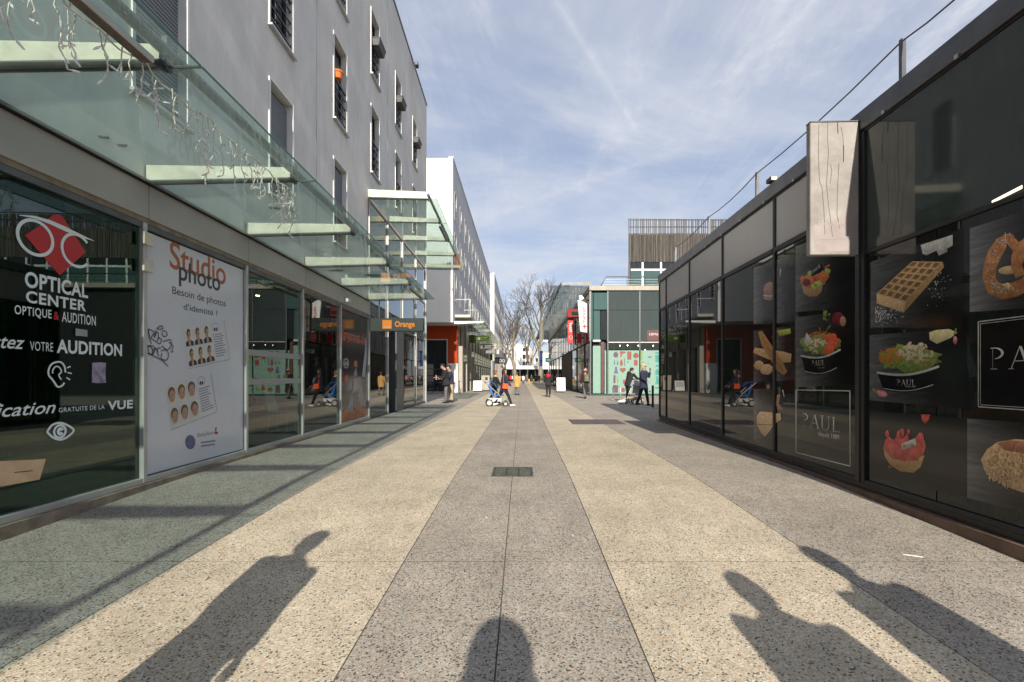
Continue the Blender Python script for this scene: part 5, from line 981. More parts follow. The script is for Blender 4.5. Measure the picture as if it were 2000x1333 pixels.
for a in [(1202.5, 693, 10, 12, 'egg', 'item_purple'), (1216, 692, 12, 12, 'dryer', 'item_red'), (1229, 695, 9, 16, 'box', 'item_brown'), (1242, 695, 12, 11, 'egg', 'item_brown'), (1200, 708, 3, 10, 'bottle', 'item_blue'), (1206, 709, 4, 9, 'bottle', 'item_blue'), (1213.5, 709, 6, 13, 'egg', 'item_red'), (1219.5, 708, 1.4, 14, 'box', 'item_purple'), (1226, 708, 4, 4, 'egg', 'item_teal'), (1229, 715, 11, 5, 'box', 'item_grey'), (1241.5, 709, 8, 11, 'box', 'item_red'),
          (1203, 723.5, 9, 13, 'dress', 'item_blue'), (1216, 724, 12, 10, 'heart', 'item_brown'), (1200, 741, 4.5, 16, 'box', 'item_purple'), (1206, 742, 3.5, 15, 'bottle', 'item_green'), (1214, 741, 4, 14, 'bottle', 'item_grey'), (1219, 746, 5, 9, 'box', 'item_red'), (1202.5, 760, 10, 15, 'box', 'item_purple'), (1216.5, 762, 9, 9, 'egg', 'item_brown'), (1229, 757, 8, 12, 'bottle', 'item_red'), (1241, 760, 9, 8, 'dress', 'item_green'), (1241, 728, 9, 12, 'bag', 'item_grey'), (1242, 744, 8, 11, 'box', 'item_purple'),
          (1253, 695, 4, 17, 'box', 'item_green'), (1259, 693, 4, 8, 'egg', 'item_grey'), (1255, 708, 7, 3, 'box', 'item_green'), (1269, 690, 8, 5, 'box', 'item_grey'), (1269, 698, 7, 3, 'box', 'item_blue'), (1269, 711, 9, 11, 'egg', 'item_grey'), (1283, 690, 8, 4, 'egg', 'item_teal'), (1283.5, 701, 9, 14, 'box', 'item_teal'), (1283, 715, 9, 5, 'dress', 'item_teal'), (1283.5, 727, 9, 12, 'bag', 'item_teal'), (1283.5, 743, 9, 16, 'dress', 'item_teal'), (1283, 758, 9, 4, 'egg', 'item_teal'), (1269, 765, 5, 4, 'egg', 'item_blue'), (1283, 766, 8, 6, 'box', 'item_grey'), (1269, 729, 6, 9, 'bag', 'item_grey'), (1268, 746, 7, 13, 'bottle', 'item_grey')]: item(*a)
M('spot_on', (1, .93, .8), .5, var=0, emit=8)
for px, py, od in ((1209, 675, 'leftmost'), (1224, 674.5, 'second from the left'), (1245, 675, 'middle one'), (1258.5, 683, 'lowest one'), (1274, 675, 'rightmost')):
    t = thing('track_spot', 'small lit spotlight above the mint window display, '+od, 'spotlight', (fx(px), DY-.06, fz(py)), group='spotlights above the window display'); part('can', MB().tube([(fx(px)-.05, DY-.02, fz(py)), (fx(px)+.03, DY-.10, fz(py)-.03)], .05, 8), 'mid_metal', t); part('lens', MB().tube([(fx(px)+.031, DY-.101, fz(py)-.0305), (fx(px)+.036, DY-.106, fz(py)-.032)], .04, 8), 'spot_on', t)
# flank along the street
M('wood_dark_grey', (.11, .10, .08), .7, var=.3)
yy = 30.1; k = 0
for px, mt in ((1142, 'black_glass'), (1127, 'black_glass'), (1117, 'black_glass'), (1098, 'slat'), (1092, 'black_glass'), (1086, 'black_glass'), (1081, 'black_glass'), (1077, 'black_glass'), (1073, 'black_glass')):
    y2 = min(DX*F/(px-1020), 77.9)
    if mt == 'slat':
        m = MB(); n = int((y2-yy)/.16)
        for i in range(n): m.box(DX-.03, DX+.03, yy+i*.16, yy+i*.16+.11, .05, 3.5)
        part('slat_screen', m, 'wood_dark_grey', D, kind='stuff'); part('slat_backing', MB().box(DX+.04, DX+.06, yy, y2, .05, 3.5), 'black', D)
    else: part('flank_window', MB().box(DX, DX+.04, yy+.05, y2-.05, .08, 3.5), 'flank_glass', D)
    part('flank_post', MB().box(DX-.05, DX+.05, y2-.12, y2+.12, 0, 3.56), 'black', D); yy = y2
    if k > 20: break
y = 30.05
while y < 77:
    for z0, z1 in ((3.62, 5.2), (5.23, 6.85)): part('flank_panel', MB().box(DX-.01, DX+.04, y+.02, y+2.38, z0, z1), 'flank_glass', D)
    part('flank_fin', MB().box(DX-.05, DX+.02, y-.03, y+.015, 3.6, 6.9), 'aluminium', D); y += 2.4
part('flank_transom', MB().box(DX-.06, DX+.05, 30, 77.9, 3.57, 3.615), 'dark_metal', D)
# roof terrace rail
rl = thing('terrace_rail', 'dark rail with thin wires around the roof terrace of the glass store', 'rail', (8, 30.5, DZ+.3))
a = FP(1172, 0, 30.4)[0]; b = FP(1184, 0, 30.4)[0]; zt = FP(0, 541, 30.4)[1]
part('top_rail', MB().tube([(a, 30.4, DZ+.28), (b, 30.4, zt), (24, 30.4, zt)], .035, 6), 'dark_metal', rl)
for q in (.25, .5, .75): part('wire', MB().tube([(a+(b-a)*q, 30.4, DZ+.28+(zt-DZ-.28)*q), (24, 30.4, DZ+.28+(zt-DZ-.28)*q)], .008, 4), 'aluminium', rl)
for x in (7.0, 8.2, 9.4, 10.6, 11.8): part('post', MB().tube([(x, 30.4, DZ+.27), (x, 30.4, zt)], .018, 6), 'dark_metal', rl)
# high glass canopy along the flank
hc = thing('glass_canopy', 'tall glass canopy reaching over the street from the roof of the glass store', 'canopy', (3.4, 45, 7.3))
zc = 7.32; y = 30.1
while y < 77:
    part('glass_pane', MB().hexa([(2.15, y+.02, zc-.05), (4.6, y+.02, zc-.1), (4.6, y+2.38, zc-.1), (2.15, y+2.38, zc-.05), (2.15, y+.02, zc-.035), (4.6, y+.02, zc-.085), (4.6, y+2.38, zc-.085), (2.15, y+2.38, zc-.035)]), 'far_canopy_glass', hc)
    part('beam', MB().hexa([(2.4, y-.04, zc), (4.6, y-.04, zc-.06), (4.6, y+.04, zc-.06), (2.4, y+.04, zc), (2.4, y-.04, zc+.12), (4.6, y-.04, zc+.2), (4.6, y+.04, zc+.2), (2.4, y+.04, zc+.12)]), 'mid_metal', hc); y += 2.4
part('edge_tube', MB().tube([(2.55, 30, zc+.08), (2.55, 78, zc+.08)], .07, 8), 'dark_metal', hc)
for y in (30.6, 33.2): part('spot', MB().box(2.9, 3.2, y, y+.2, zc+.02, zc+.16), 'dark_metal', hc)
# red blade sign, white flag sign
M('red_sign', (.60, .02, .018), .4, var=.05); M('red_dark', (.22, .012, .015), .4, var=.1)
def FPX(px, Y): return (px-1020)*Y/F
Y = 33.8; x0, x1 = FPX(1108.5, Y), FPX(1120.5, Y); zz = lambda py: HC+(736-py)*Y/F
RS = thing('blade_sign', 'tall red blade sign with upright white lettering on the glass store', 'sign', (x0, Y, zz(672)))
part('board', MB().box(x0, x1, Y-.1, Y+.1, zz(671), zz(622.5)), 'red_sign', RS, bev=.02); part('head', MB().box(x0, FPX(1131, Y), Y-.1, Y+.1, zz(622), zz(604)), 'red_sign', RS, bev=.02); part('head_plate', MB().box(FPX(1116, Y), FPX(1130, Y), Y-.11, Y-.102, zz(616.5), zz(609.5)), 'green_glass', RS); part('band', MB().box(x0, x1, Y-.106, Y-.1005, zz(625), zz(622)), 'red_dark', RS)  # dark green plate on the front of the head
part('post', MB().tube([(FPX(1124, Y), Y, zz(674)), (FPX(1124, Y), Y, zz(604))], .05, 8), 'dark_metal', RS); part('mirrored_board', MB().box(FPX(1127, Y), FPX(1136, Y), Y-.08, Y+.08, zz(671), zz(652)), 'red_sign', RS, bev=.02); part('arm', MB().box(x1, DX, Y-.03, Y+.03, zz(662), zz(659)).box(x1, DX, Y-.03, Y+.03, zz(631), zz(628)), 'dark_metal', RS)  # second red board is the sign's reflection in the glass, built as a part
def upright(s, px0, px1, pyb, pyt, Yy, m, P, bold=.02):   # lettering that reads from bottom to top
    f = lambda s_, t: (FPX(px1-(px1-px0)*t, Yy), Yy, HC+(736-(pyb+(pyt-pyb)*s_))*Yy/F)
    return text('letters', s, f, m, P, bold)
upright('HEMA', 1111.5, 1118.5, 649, 630, Y-.105, 'shelf_white', RS, .03); part('white_ring', MB().ring(((x0+x1)/2, Y-.106, zz(660)), .13, .02, (1, 0, 0), (0, 0, 1), 16, 5), 'shelf_white', RS)
Y = 31.0; MS = thing('flag_sign', 'white flag sign with upright red lettering at the corner of the glass store', 'sign', (FPX(1138, Y), Y, zz(650))); q = lambda a, b: (FPX(a, Y), Y, HC+(736-b)*Y/F)
part('board', MB().prism([q(1128, 586), q(1133.5, 648), q(1148.5, 650.5), q(1148.5, 595), q(1140, 590)][::-1], (0, .12, 0)), 'white_metal', MS, bev=.01); part('peak', MB().prism([q(1132, 571), q(1131, 584), q(1134, 588), q(1141, 583)], (0, .12, 0)), 'white_metal', MS); part('bracket', MB().box(FPX(1128, Y), FPX(1150, Y), Y+.02, Y+.08, HC+(736-588)*Y/F, HC+(736-586)*Y/F), 'dark_metal', MS)
upright('market', 1136.5, 1144, 632, 601, Y-.004, 'vinyl_red', MS, .015); part('red_mark', MB().box(FPX(1137.5, Y), FPX(1146, Y), Y-.006, Y-.001, HC+(736-639.5)*Y/F, HC+(736-636.8)*Y/F).box(FPX(1140.5, Y), FPX(1143, Y), Y-.0085, Y-.0065, HC+(736-642.5)*Y/F, HC+(736-634)*Y/F), 'vinyl_red', MS)
# smaller signs further down
def rsign(label, px0, px1, py0, py1, Y, mat, mark=None):
    s = thing('blade_sign', label, 'sign', (FPX(px0, Y), Y, HC+(736-py1)*Y/F)); part('board', MB().box(FPX(px0, Y), FPX(px1, Y), Y-.06, Y+.06, HC+(736-py1)*Y/F, HC+(736-py0)*Y/F), mat, s, bev=.02); part('arm', MB().box(FPX(px1, Y), DX, Y-.02, Y+.02, HC+(736-py0-2)*Y/F-.05, HC+(736-py0-2)*Y/F), 'dark_metal', s)
    if mark: part('mark', MB().box(FPX(px0+3, Y), FPX(px1-3, Y), Y-.066, Y-.0605, HC+(736-(py0+py1)/2-1)*Y/F, HC+(736-(py0+py1)/2+1.5)*Y/F), mark, s)
M('sign_teal', (.02, .22, .19), .4, var=.1); M('sign_blue', (.03, .07, .25), .4, var=.15)
rsign('teal green square blade sign far along the glass store', 1065, 1077, 699, 708, 50, 'sign_teal', 'shelf_white'); rsign('tall dark blue blade sign farthest along the glass store', 1054, 1060, 686, 716, 62, 'sign_blue', 'shelf_white')
# ------------------------------------------------------------------ slatted timber building E
E = thing('timber_building', 'upper building clad in vertical grey timber slats above the glass store', 'building', (14, 40, 7))
EY = 40; ex = lambda px: FP(px, 0, EY)[0]; ez = lambda py: FP(0, py, EY)[1]; X0, X1 = ex(1228), 44
M('timber_grey', (.075, .066, .057), .85, rgb2=(.15, .135, .115), scale=1.6, stretch=(9, 9, .5)); M('timber_dark', (.05, .045, .04), .9, var=.2)
part('core', MB().hexa([(X0+.1, EY+.16, 4), (X1, EY+.16, 4), (X1+6, EY+14, 4), (X0*1.37, EY+14, 4), (X0+.1, EY+.16, ez(458)), (X1, EY+.16, ez(458)), (X1+6, EY+14, ez(458)), (X0*1.37, EY+14, ez(458))]), 'timber_dark', E)
m = MB(); x = X0
while x < X1: w = random.choice((.05, .07, .09)); m.box(x, x+w, EY-random.uniform(0, .03), EY+.1, ez(512)+random.uniform(-.03, .03), ez(456)); x += w+random.choice((.02, .03, .05))
part('slat_cladding', m, 'timber_grey', E, kind='stuff'); m = MB(); x = X0
while x < X1: m.box(x, x+.06, EY, EY+.08, ez(455.8), ez(427)+.01*(X0-x)); x += random.choice((.12, .16, .24))
part('slat_parapet', m, 'timber_grey', E, kind='stuff'); part('parapet_rail', MB().box(X0, X1, EY+.085, EY+.13, ez(430), ez(428)).box(X0, X1, EY+.085, EY+.13, ez(444), ez(442)), 'dark_metal', E)
for a, b in [(1232, 1253)]+[(1257+36*k, 1289+36*k) for k in range(19)]:
    w = part('window', MB().box(ex(a), ex(b), EY+.02, EY+.06, ez(525), ez(513)), 'window_glass', E); part('lower_pane', MB().box(ex(a), ex(b), EY+.02, EY+.06, ez(562), ez(530)), 'teal_glass', w); part('post', MB().box(ex(b)+.01, ex(b+4)-.01, EY-.02, EY+.1, ez(565), ez(512)-.03), 'white_metal', w); part('sill', MB().box(ex(a), ex(b), EY-.03, EY+.019, ez(529.5), ez(525.5)), 'white_metal', w)
part('corner_post', MB().box(X0-.02, X0+.14, EY-.01, EY+.1, 6, ez(512)-.04), 'dark_metal', E)

# ------------------------------------------------------------------ far end: white houses, market roof
def farhouse(label, px0, px1, ptop, Y, mat, wins, depth=10):
    h = thing('white_house', label, 'building', (FPX((px0+px1)/2, Y), Y, 0)); x0, x1 = FPX(px0, Y), FPX(px1, Y); zt = HC+(736-ptop)*Y/F
    part('wall', MB().box(x0, x1, Y, Y+depth, 0, zt), mat, h); part('roof_edge', MB().box(x0-.1, x1+.1, Y-.15, Y+depth, zt+.001, zt+.25), 'aluminium', h)
    for a, b, c, d in wins:
        w = part('window', MB().box(FPX(a, Y), FPX(b, Y), Y-.06, Y-.005, HC+(736-d)*Y/F, HC+(736-c)*Y/F), 'window_glass', h); part('frame', MB().box(FPX(a, Y)-.1, FPX(a, Y)-.01, Y-.08, Y-.002, HC+(736-d)*Y/F, HC+(736-c)*Y/F).box(FPX(b, Y)+.01, FPX(b, Y)+.1, Y-.08, Y-.002, HC+(736-d)*Y/F, HC+(736-c)*Y/F), 'white_metal', w)
    return h
M('pink_wall', (.62, .42, .36), .9, var=.08)
h = farhouse('white corner house with dark balcony windows behind the bare trees', 1008, 1034, 674, 140, 'white_plaster', [(1021, 1026, 680, 687), (1027, 1033, 680, 686), (1021, 1026, 693, 701), (1027, 1033, 693, 700), (1021, 1026, 707, 714), (1027, 1033, 706, 714)])
farhouse('narrow pink house between the two white houses at the end of the street', 1034.2, 1040, 683, 141, 'pink_wall', [(1036, 1038.5, 700, 706)]); farhouse('lower white house with two small windows at the far right end of the street', 1040.2, 1055, 697, 139.5, 'white_plaster', [(1046.5, 1050.5, 700, 707), (1046.5, 1050.5, 715, 722)]); farhouse('pale house behind the bare trees left of the white corner house', 980, 1008, 672, 146, 'pale_plaster', [(984, 988, 690, 698), (994, 998, 690, 698), (984, 988, 706, 714)])
farhouse('wide pale house hidden behind the glass store at the far end', 1056, 1100, 690, 150, 'white_plaster', [])
mk = thing('market_roof', 'flat white market roof on thin posts at the end of the street', 'market hall', (-.5, 122, 0)); part('roof', MB().box(FPX(984, 122), FPX(1075, 122), 122, 132, HC+2.0, HC+2.9), 'white_metal', mk); [part('post', MB().box(FPX(a, 122), FPX(a, 122)+.15, 122.2, 122.35, 0, HC+2), 'mid_metal', mk) for a in (986, 1000, 1015, 1030, 1045, 1060)]
part('stall_front', MB().box(FPX(984, 122), FPX(1075, 122), 131, 131.3, 0, HC+2), 'interior_dark', mk)
# ------------------------------------------------------------------ trees
M('bark', (.17, .14, .10), .9, rgb2=(.30, .26, .19), scale=7, bump=.3, bscale=20); M('twig', (.12, .10, .085), .9, var=.25, scale=5); M('dead_leaf', (.20, .09, .035), .8, var=.35, scale=12)
def tree(label, x, y, h, tr, seed, fork=.3, spread=.55, levels=6, leafy=10, lean=(0, 0)):
    R = random.Random(seed); t = thing('plane_tree', label, 'tree', (x, y, 0), group='bare trees at the end of the street'); tk, br, tw, lf = MB(), MB(), MB(), MB()
    def grow(p, d, L, r, lv):
        pts = [p]; q = p; dd = d; n = 3
        for i in range(n):
            dd = (dd+Vector((R.uniform(-.18, .18), R.uniform(-.18, .18), R.uniform(-.02, .14)))).normalized(); q = q+dd*L/n; pts.append(q)
        tgt = tk if lv == 0 else br if lv < 4 else tw
        tgt.tube(pts, [r*(1-.32*i/n) for i in range(n+1)], 8 if lv == 0 else 5 if lv < 3 else 3, cap=False)
        if lv >= levels: 
            if R.random() < leafy/100: lf.ell(q, (.10, .10, .09), 5, 4)
            return
        k = 3 if lv < 2 else R.choice((2, 3, 3))
        for i in range(k):
            a = 2*PI*(i+R.random()*.6)/k; s = spread*R.uniform(.6, 1.25); ax = dd.orthogonal().normalized(); ay = dd.cross(ax)
            nd = (dd*(1 if i else 1.3)+(ax*math.cos(a)+ay*math.sin(a))*s*(1 if i else .45)).normalized()
            grow(q if R.random() < .6 else pts[-2], nd, L*R.uniform(.62, .84), r*R.uniform(.52, .68), lv+1)
    grow(Vector((x, y, -.1)), Vector((lean[0], lean[1], 1)).normalized(), h*fork, tr, 0)
    part('trunk', tk, 'bark', t, sm=True); part('branches', br, 'bark', t); part('crown', tw, 'twig', t, kind='stuff')
    if lf.v: part('dead_leaves', lf, 'dead_leaf', t, kind='stuff')
tree('nearest bare plane tree with a pale trunk standing in the middle of the street end', -1.25, 86, 15, .42, 3, fork=.30, leafy=5); tree('tallest bare tree with brown leaf clumps, rising behind the glass canopy', 4.4, 112, 34, .6, 11, fork=.24, spread=.5, levels=7, leafy=12, lean=(.05, 0)); tree('thin bare tree beside the far apartment block, left of the plane tree', -3.4, 98, 15, .3, 21, fork=.25, leafy=12); tree('bare tree between the tall tree and the plane tree', 1.2, 125, 17, .4, 5, fork=.3)

# ------------------------------------------------------------------ street furniture
def aboard(label, x, y, w, h, rz, mat, deco):
    a = thing('sidewalk_board', label, 'a-board', (x, y, 0), (Vector((0, 0, 0)), 0)); m = lambda yy: None
    part('front_panel', MB().hexa([(x-w/2, y-.28, .12), (x+w/2, y-.28, .12), (x+w/2, y-.25, .12), (x-w/2, y-.25, .12), (x-w/2, y-.03, h), (x+w/2, y-.03, h), (x+w/2, y, h), (x-w/2, y, h)]), mat, a, bev=.008); part('rear_panel', MB().hexa([(x-w/2, y+.25, .12), (x+w/2, y+.25, .12), (x+w/2, y+.28, .12), (x-w/2, y+.28, .12), (x-w/2, y+.002, h), (x+w/2, y+.002, h), (x+w/2, y+.03, h), (x-w/2, y+.03, h)]), mat, a)
    for s in (-1, 1): part('leg', MB().box(x+s*(w/2-.04)-.02, x+s*(w/2-.04)+.02, y-.31, y-.26, 0, .119), 'mid_metal', a); part('leg', MB().box(x+s*(w/2-.04)-.02, x+s*(w/2-.04)+.02, y+.26, y+.31, 0, .119), 'mid_metal', a)
    pf = lambda u, z, k=1: (x+u*w/2, y-.28+.25*(z-.12)/(h-.12)-.002*k, z); deco(a, pf, h)
def deco1(a, pf, h):
    part('print', MB().poly([pf(-.85, .42), pf(.85, .42), pf(.85, h-.06), pf(-.85, h-.06)]), 'ink_grey_pale', a)
M('ink_grey_pale', (.42, .38, .36), .6, rgb2=(.55, .52, .5), scale=12)
x, y = GP(933, 766); aboard('cream pavement board with a grey panel standing before the shops on the left', x, y, .72, .92, 0, 'white_metal', deco1)
def deco2(a, pf, h):
    for u, s in ((-.5, .16), (-.28, .1), (0, .2), (.26, .12), (.5, .16)): part('cutlery_mark', MB().poly([pf(u-.09, h*.66-s), pf(u+.09, h*.66-s*.8), pf(u+.07, h*.66+s*.7), pf(u-.05, h*.66+s)]), 'ink_dark', a)
    m = MB(); [m.poly([pf(-.5, h*q), pf(.5, h*q), pf(.5, h*q+.02), pf(-.5, h*q+.02)]) for q in (.46, .42, .38)]; part('small_print', m, 'ink_grey', a)
    part('foot_band', MB().poly([pf(-.98, .17), pf(.98, .17), pf(.98, .22), pf(-.98, .22)]), 'mid_metal', a)
x, y = GP(1095.5, 767); aboard('white pavement board with dark cutlery marks on the right of the street', x, y, .68, 1.17, 0, 'white_metal', deco2)
x, y = GP(947, 765); pb = thing('info_panel', 'tall grey notice panel behind the cream pavement board', 'panel', (x, y+.6, 0)); part('panel', MB().box(x-.35, x+.35, y+.55, y+.65, .1, 1.35), 'concrete', pb, bev=.01); part('base', MB().box(x-.4, x+.4, y+.45, y+.75, 0, .098), 'dark_metal', pb); part('notice', MB().box(x-.02, x+.2, y+.54, y+.548, .95, 1.2), 'ink_dark', pb)
def bike(label, x, y, col, rz, s=1.0):
    b = thing('bicycle', label, 'bicycle', (x, y, 0), (Vector((0, 0, 0)), 0)); b.rotation_euler.z = rz; ORG[b] = Vector((0, 0, 0))
    for yy in (-.52, .52):
        w = part('wheel', MB().ring((0, yy, .34), .32, .018, (0, 1, 0), (0, 0, 1), 24, 5), 'soft_black', b); m = MB(); [m.tube([(0, yy, .34), (0, yy+.31*math.cos(a), .34+.31*math.sin(a))], .002, 3) for a in [2*PI*k/14 for k in range(14)]]; part('spokes', m, 'aluminium', w); part('hub', MB().tube([(-.04, yy, .34), (.04, yy, .34)], .025, 8), 'aluminium', w)
    m = MB(); bb, st, hd = (0, -.05, .30), (0, -.22, .78), (0, .38, .80)
    for p, q in ((bb, st), (bb, hd), (st, hd), (bb, (0, -.52, .34)), (st, (0, -.52, .34)), ((0, .36, .9), (0, .52, .34))): m.tube([p, q], .017, 6)
    part('frame', m, col, b); part('saddle', MB().ell((0, -.25, .90), (.07, .13, .03), 10, 6), 'black', b); part('seat_post', MB().tube([(0, -.22, .76), (0, -.25, .88)], .013, 6), 'aluminium', b); part('handlebar', MB().tube([(-.28, .28, 1.0), (-.1, .36, 1.0), (.1, .36, 1.0), (.28, .28, 1.0)], .013, 6), 'aluminium', b); part('stem', MB().tube([(0, .36, .88), (0, .36, 1.0)], .014, 6), 'aluminium', b); part('crank', MB().tube([(.06, -.05, .30), (.08, -.05, .14)], .012, 5).tube([(-.06, -.05, .30), (-.08, -.05, .46)], .012, 5), 'aluminium', b)
M('bike_blue', (.03, .12, .32), .35, var=.1)
bike('dark bicycle parked against the glass of the corner shop', -6.3, 33.7, 'black', PI/2+.1); bike('blue bicycle parked end-on beside the orange wall', FPX(897, 33.3), 33.3, 'bike_blue', .15)
# bollard and hoop
x, y = GP(1275, 797); bo = thing('bollard', 'slim black bollard by the corner of the black pavilion', 'bollard', (x, y, 0)); part('post', MB().tube([(x, y, 0), (x, y, .88), (x, y, .90)], [.045, .045, .03], 12), 'black', bo, sm=False); part('base_ring', MB().tube([(x, y, 0), (x, y, .03)], .07, 12), 'dark_metal', bo)
x0, y0 = GP(1197, 781); x1, y1 = GP(1212, 786)
hp = thing('bike_hoop', 'silver steel hoop stand in the passage before the mint display', 'bike stand', ((x0+x1)/2, (y0+y1)/2, 0)); part('hoop', MB().tube([(x0, y0, 0), (x0, y0, .68), (x0+.04, y0-.1, .78), (x1-.04, y1+.1, .78), (x1, y1, .68), (x1, y1, 0)], .028, 8), 'aluminium', hp, sm=True); part('base_plate', MB().box(x0-.08, x0+.08, y0-.08, y0+.08, 0, .012).box(x1-.08, x1+.08, y1-.08, y1+.08, 0, .012), 'aluminium', hp)
# pushchairs
M('push_blue', (.02, .16, .55), .6, var=.15); M('push_grey', (.30, .30, .31), .7, var=.2, scale=8); M('beige_bag', (.52, .42, .28), .8, var=.2)
def pushchair(label, x, y, rz, seatmat, framemat, extras):
    p = thing('pushchair', label, 'pushchair', (x, y, 0)); p.rotation_euler.z = rz; ORG[p] = Vector((0, 0, 0))
    for sx in (-.24, .24):
        for yy, r in ((.38, .10), (-.30, .15)):
            w = part('wheel', MB().ring((sx, yy, r), r-.022, .022, (0, 1, 0), (0, 0, 1), 18, 6), 'soft_black', p); part('rim', MB().tube([(sx-.012, yy, r), (sx+.012, yy, r)], r*.7, 12), framemat, w)
        part('side_tube', MB().tube([(sx, .38, .12), (sx, .05, .55), (sx, -.45, 1.0)], .014, 6), framemat, p); part('leg_tube', MB().tube([(sx, -.30, .15), (sx, .0, .60)], .014, 6), framemat, p)
    part('handle', MB().tube([(-.24, -.45, 1.0), (-.2, -.5, 1.03), (.2, -.5, 1.03), (.24, -.45, 1.0)], .018, 6), 'black', p)
    part('seat', MB().hexa([(-.2, -.12, .40), (.2, -.12, .40), (.2, .32, .44), (-.2, .32, .44), (-.2, -.12, .47), (.2, -.12, .47), (.2, .32, .50), (-.2, .32, .50)]), seatmat, p, bev=.02); part('backrest', MB().hexa([(-.2, -.2, .45), (.2, -.2, .45), (.2, -.12, .45), (-.2, -.12, .45), (-.19, -.36, .92), (.19, -.36, .92), (.19, -.28, .94), (-.19, -.28, .94)]), seatmat, p, bev=.02)
    m = MB(); k = 9
    for i in range(k):
        a0, a1 = PI*.15+PI*.55*i/k, PI*.15+PI*.55*(i+1)/k; f = lambda a, sx: (sx, -.28+.34*math.cos(a)*.9-.0, .66+.36*math.sin(a)); m.quad(f(a0, -.22), f(a0, .22), f(a1, .22), f(a1, -.22))
    o = part('hood', m, seatmat, p); so = o.modifiers.new('s', 'SOLIDIFY'); so.thickness = .015
    part('footrest', MB().box(-.18, .18, .34, .46, .2, .225), 'black', p); part('basket', MB().hexa([(-.2, -.3, .2), (.2, -.3, .2), (.2, .2, .2), (-.2, .2, .2), (-.23, -.34, .34), (.23, -.34, .34), (.23, .22, .34), (-.23, .22, .34)]), extras, p, bev=.01)
# ------------------------------------------------------------------ people
def remeshed(mb, vox, it=4):
    me = mb.mesh('r'); o = bpy.data.objects.new('r', me); r = o.modifiers.new('r', 'REMESH'); r.mode = 'VOXEL'; r.voxel_size = vox; s = o.modifiers.new('s', 'SMOOTH'); s.iterations = it; s.factor = .5
    res = evaluated(o); bpy.data.objects.remove(o); bpy.data.meshes.remove(me); smooth(res); return res
for n, c in (('skin', (.46, .28, .20)), ('skin_dark', (.20, .11, .07)), ('hair_black', (.015, .012, .010)), ('hair_brown', (.07, .04, .025)), ('hair_red', (.17, .06, .03)), ('hair_blonde', (.55, .38, .20)), ('hair_grey', (.3, .29, .28)), ('cloth_black', (.014, .014, .016)), ('cloth_navy', (.018, .022, .045)), ('cloth_tan', (.50, .28, .09)), ('cloth_red', (.50, .015, .02)), ('cloth_pink', (.55, .30, .30)), ('cloth_grey', (.13, .13, .135)), ('cloth_beige', (.42, .35, .26)), ('cloth_jeans', (.05, .08, .16)), ('cloth_orange', (.70, .10, .03)), ('cloth_olive', (.14, .13, .07)), ('cloth_yellow', (.62, .33, .04)), ('cloth_white', (.75, .74, .72)), ('cloth_maroon', (.10, .025, .03)), ('cloth_green', (.03, .06, .04))):
    M(n, c, .85 if n.startswith('cloth') else .6, var=.18, scale=14)
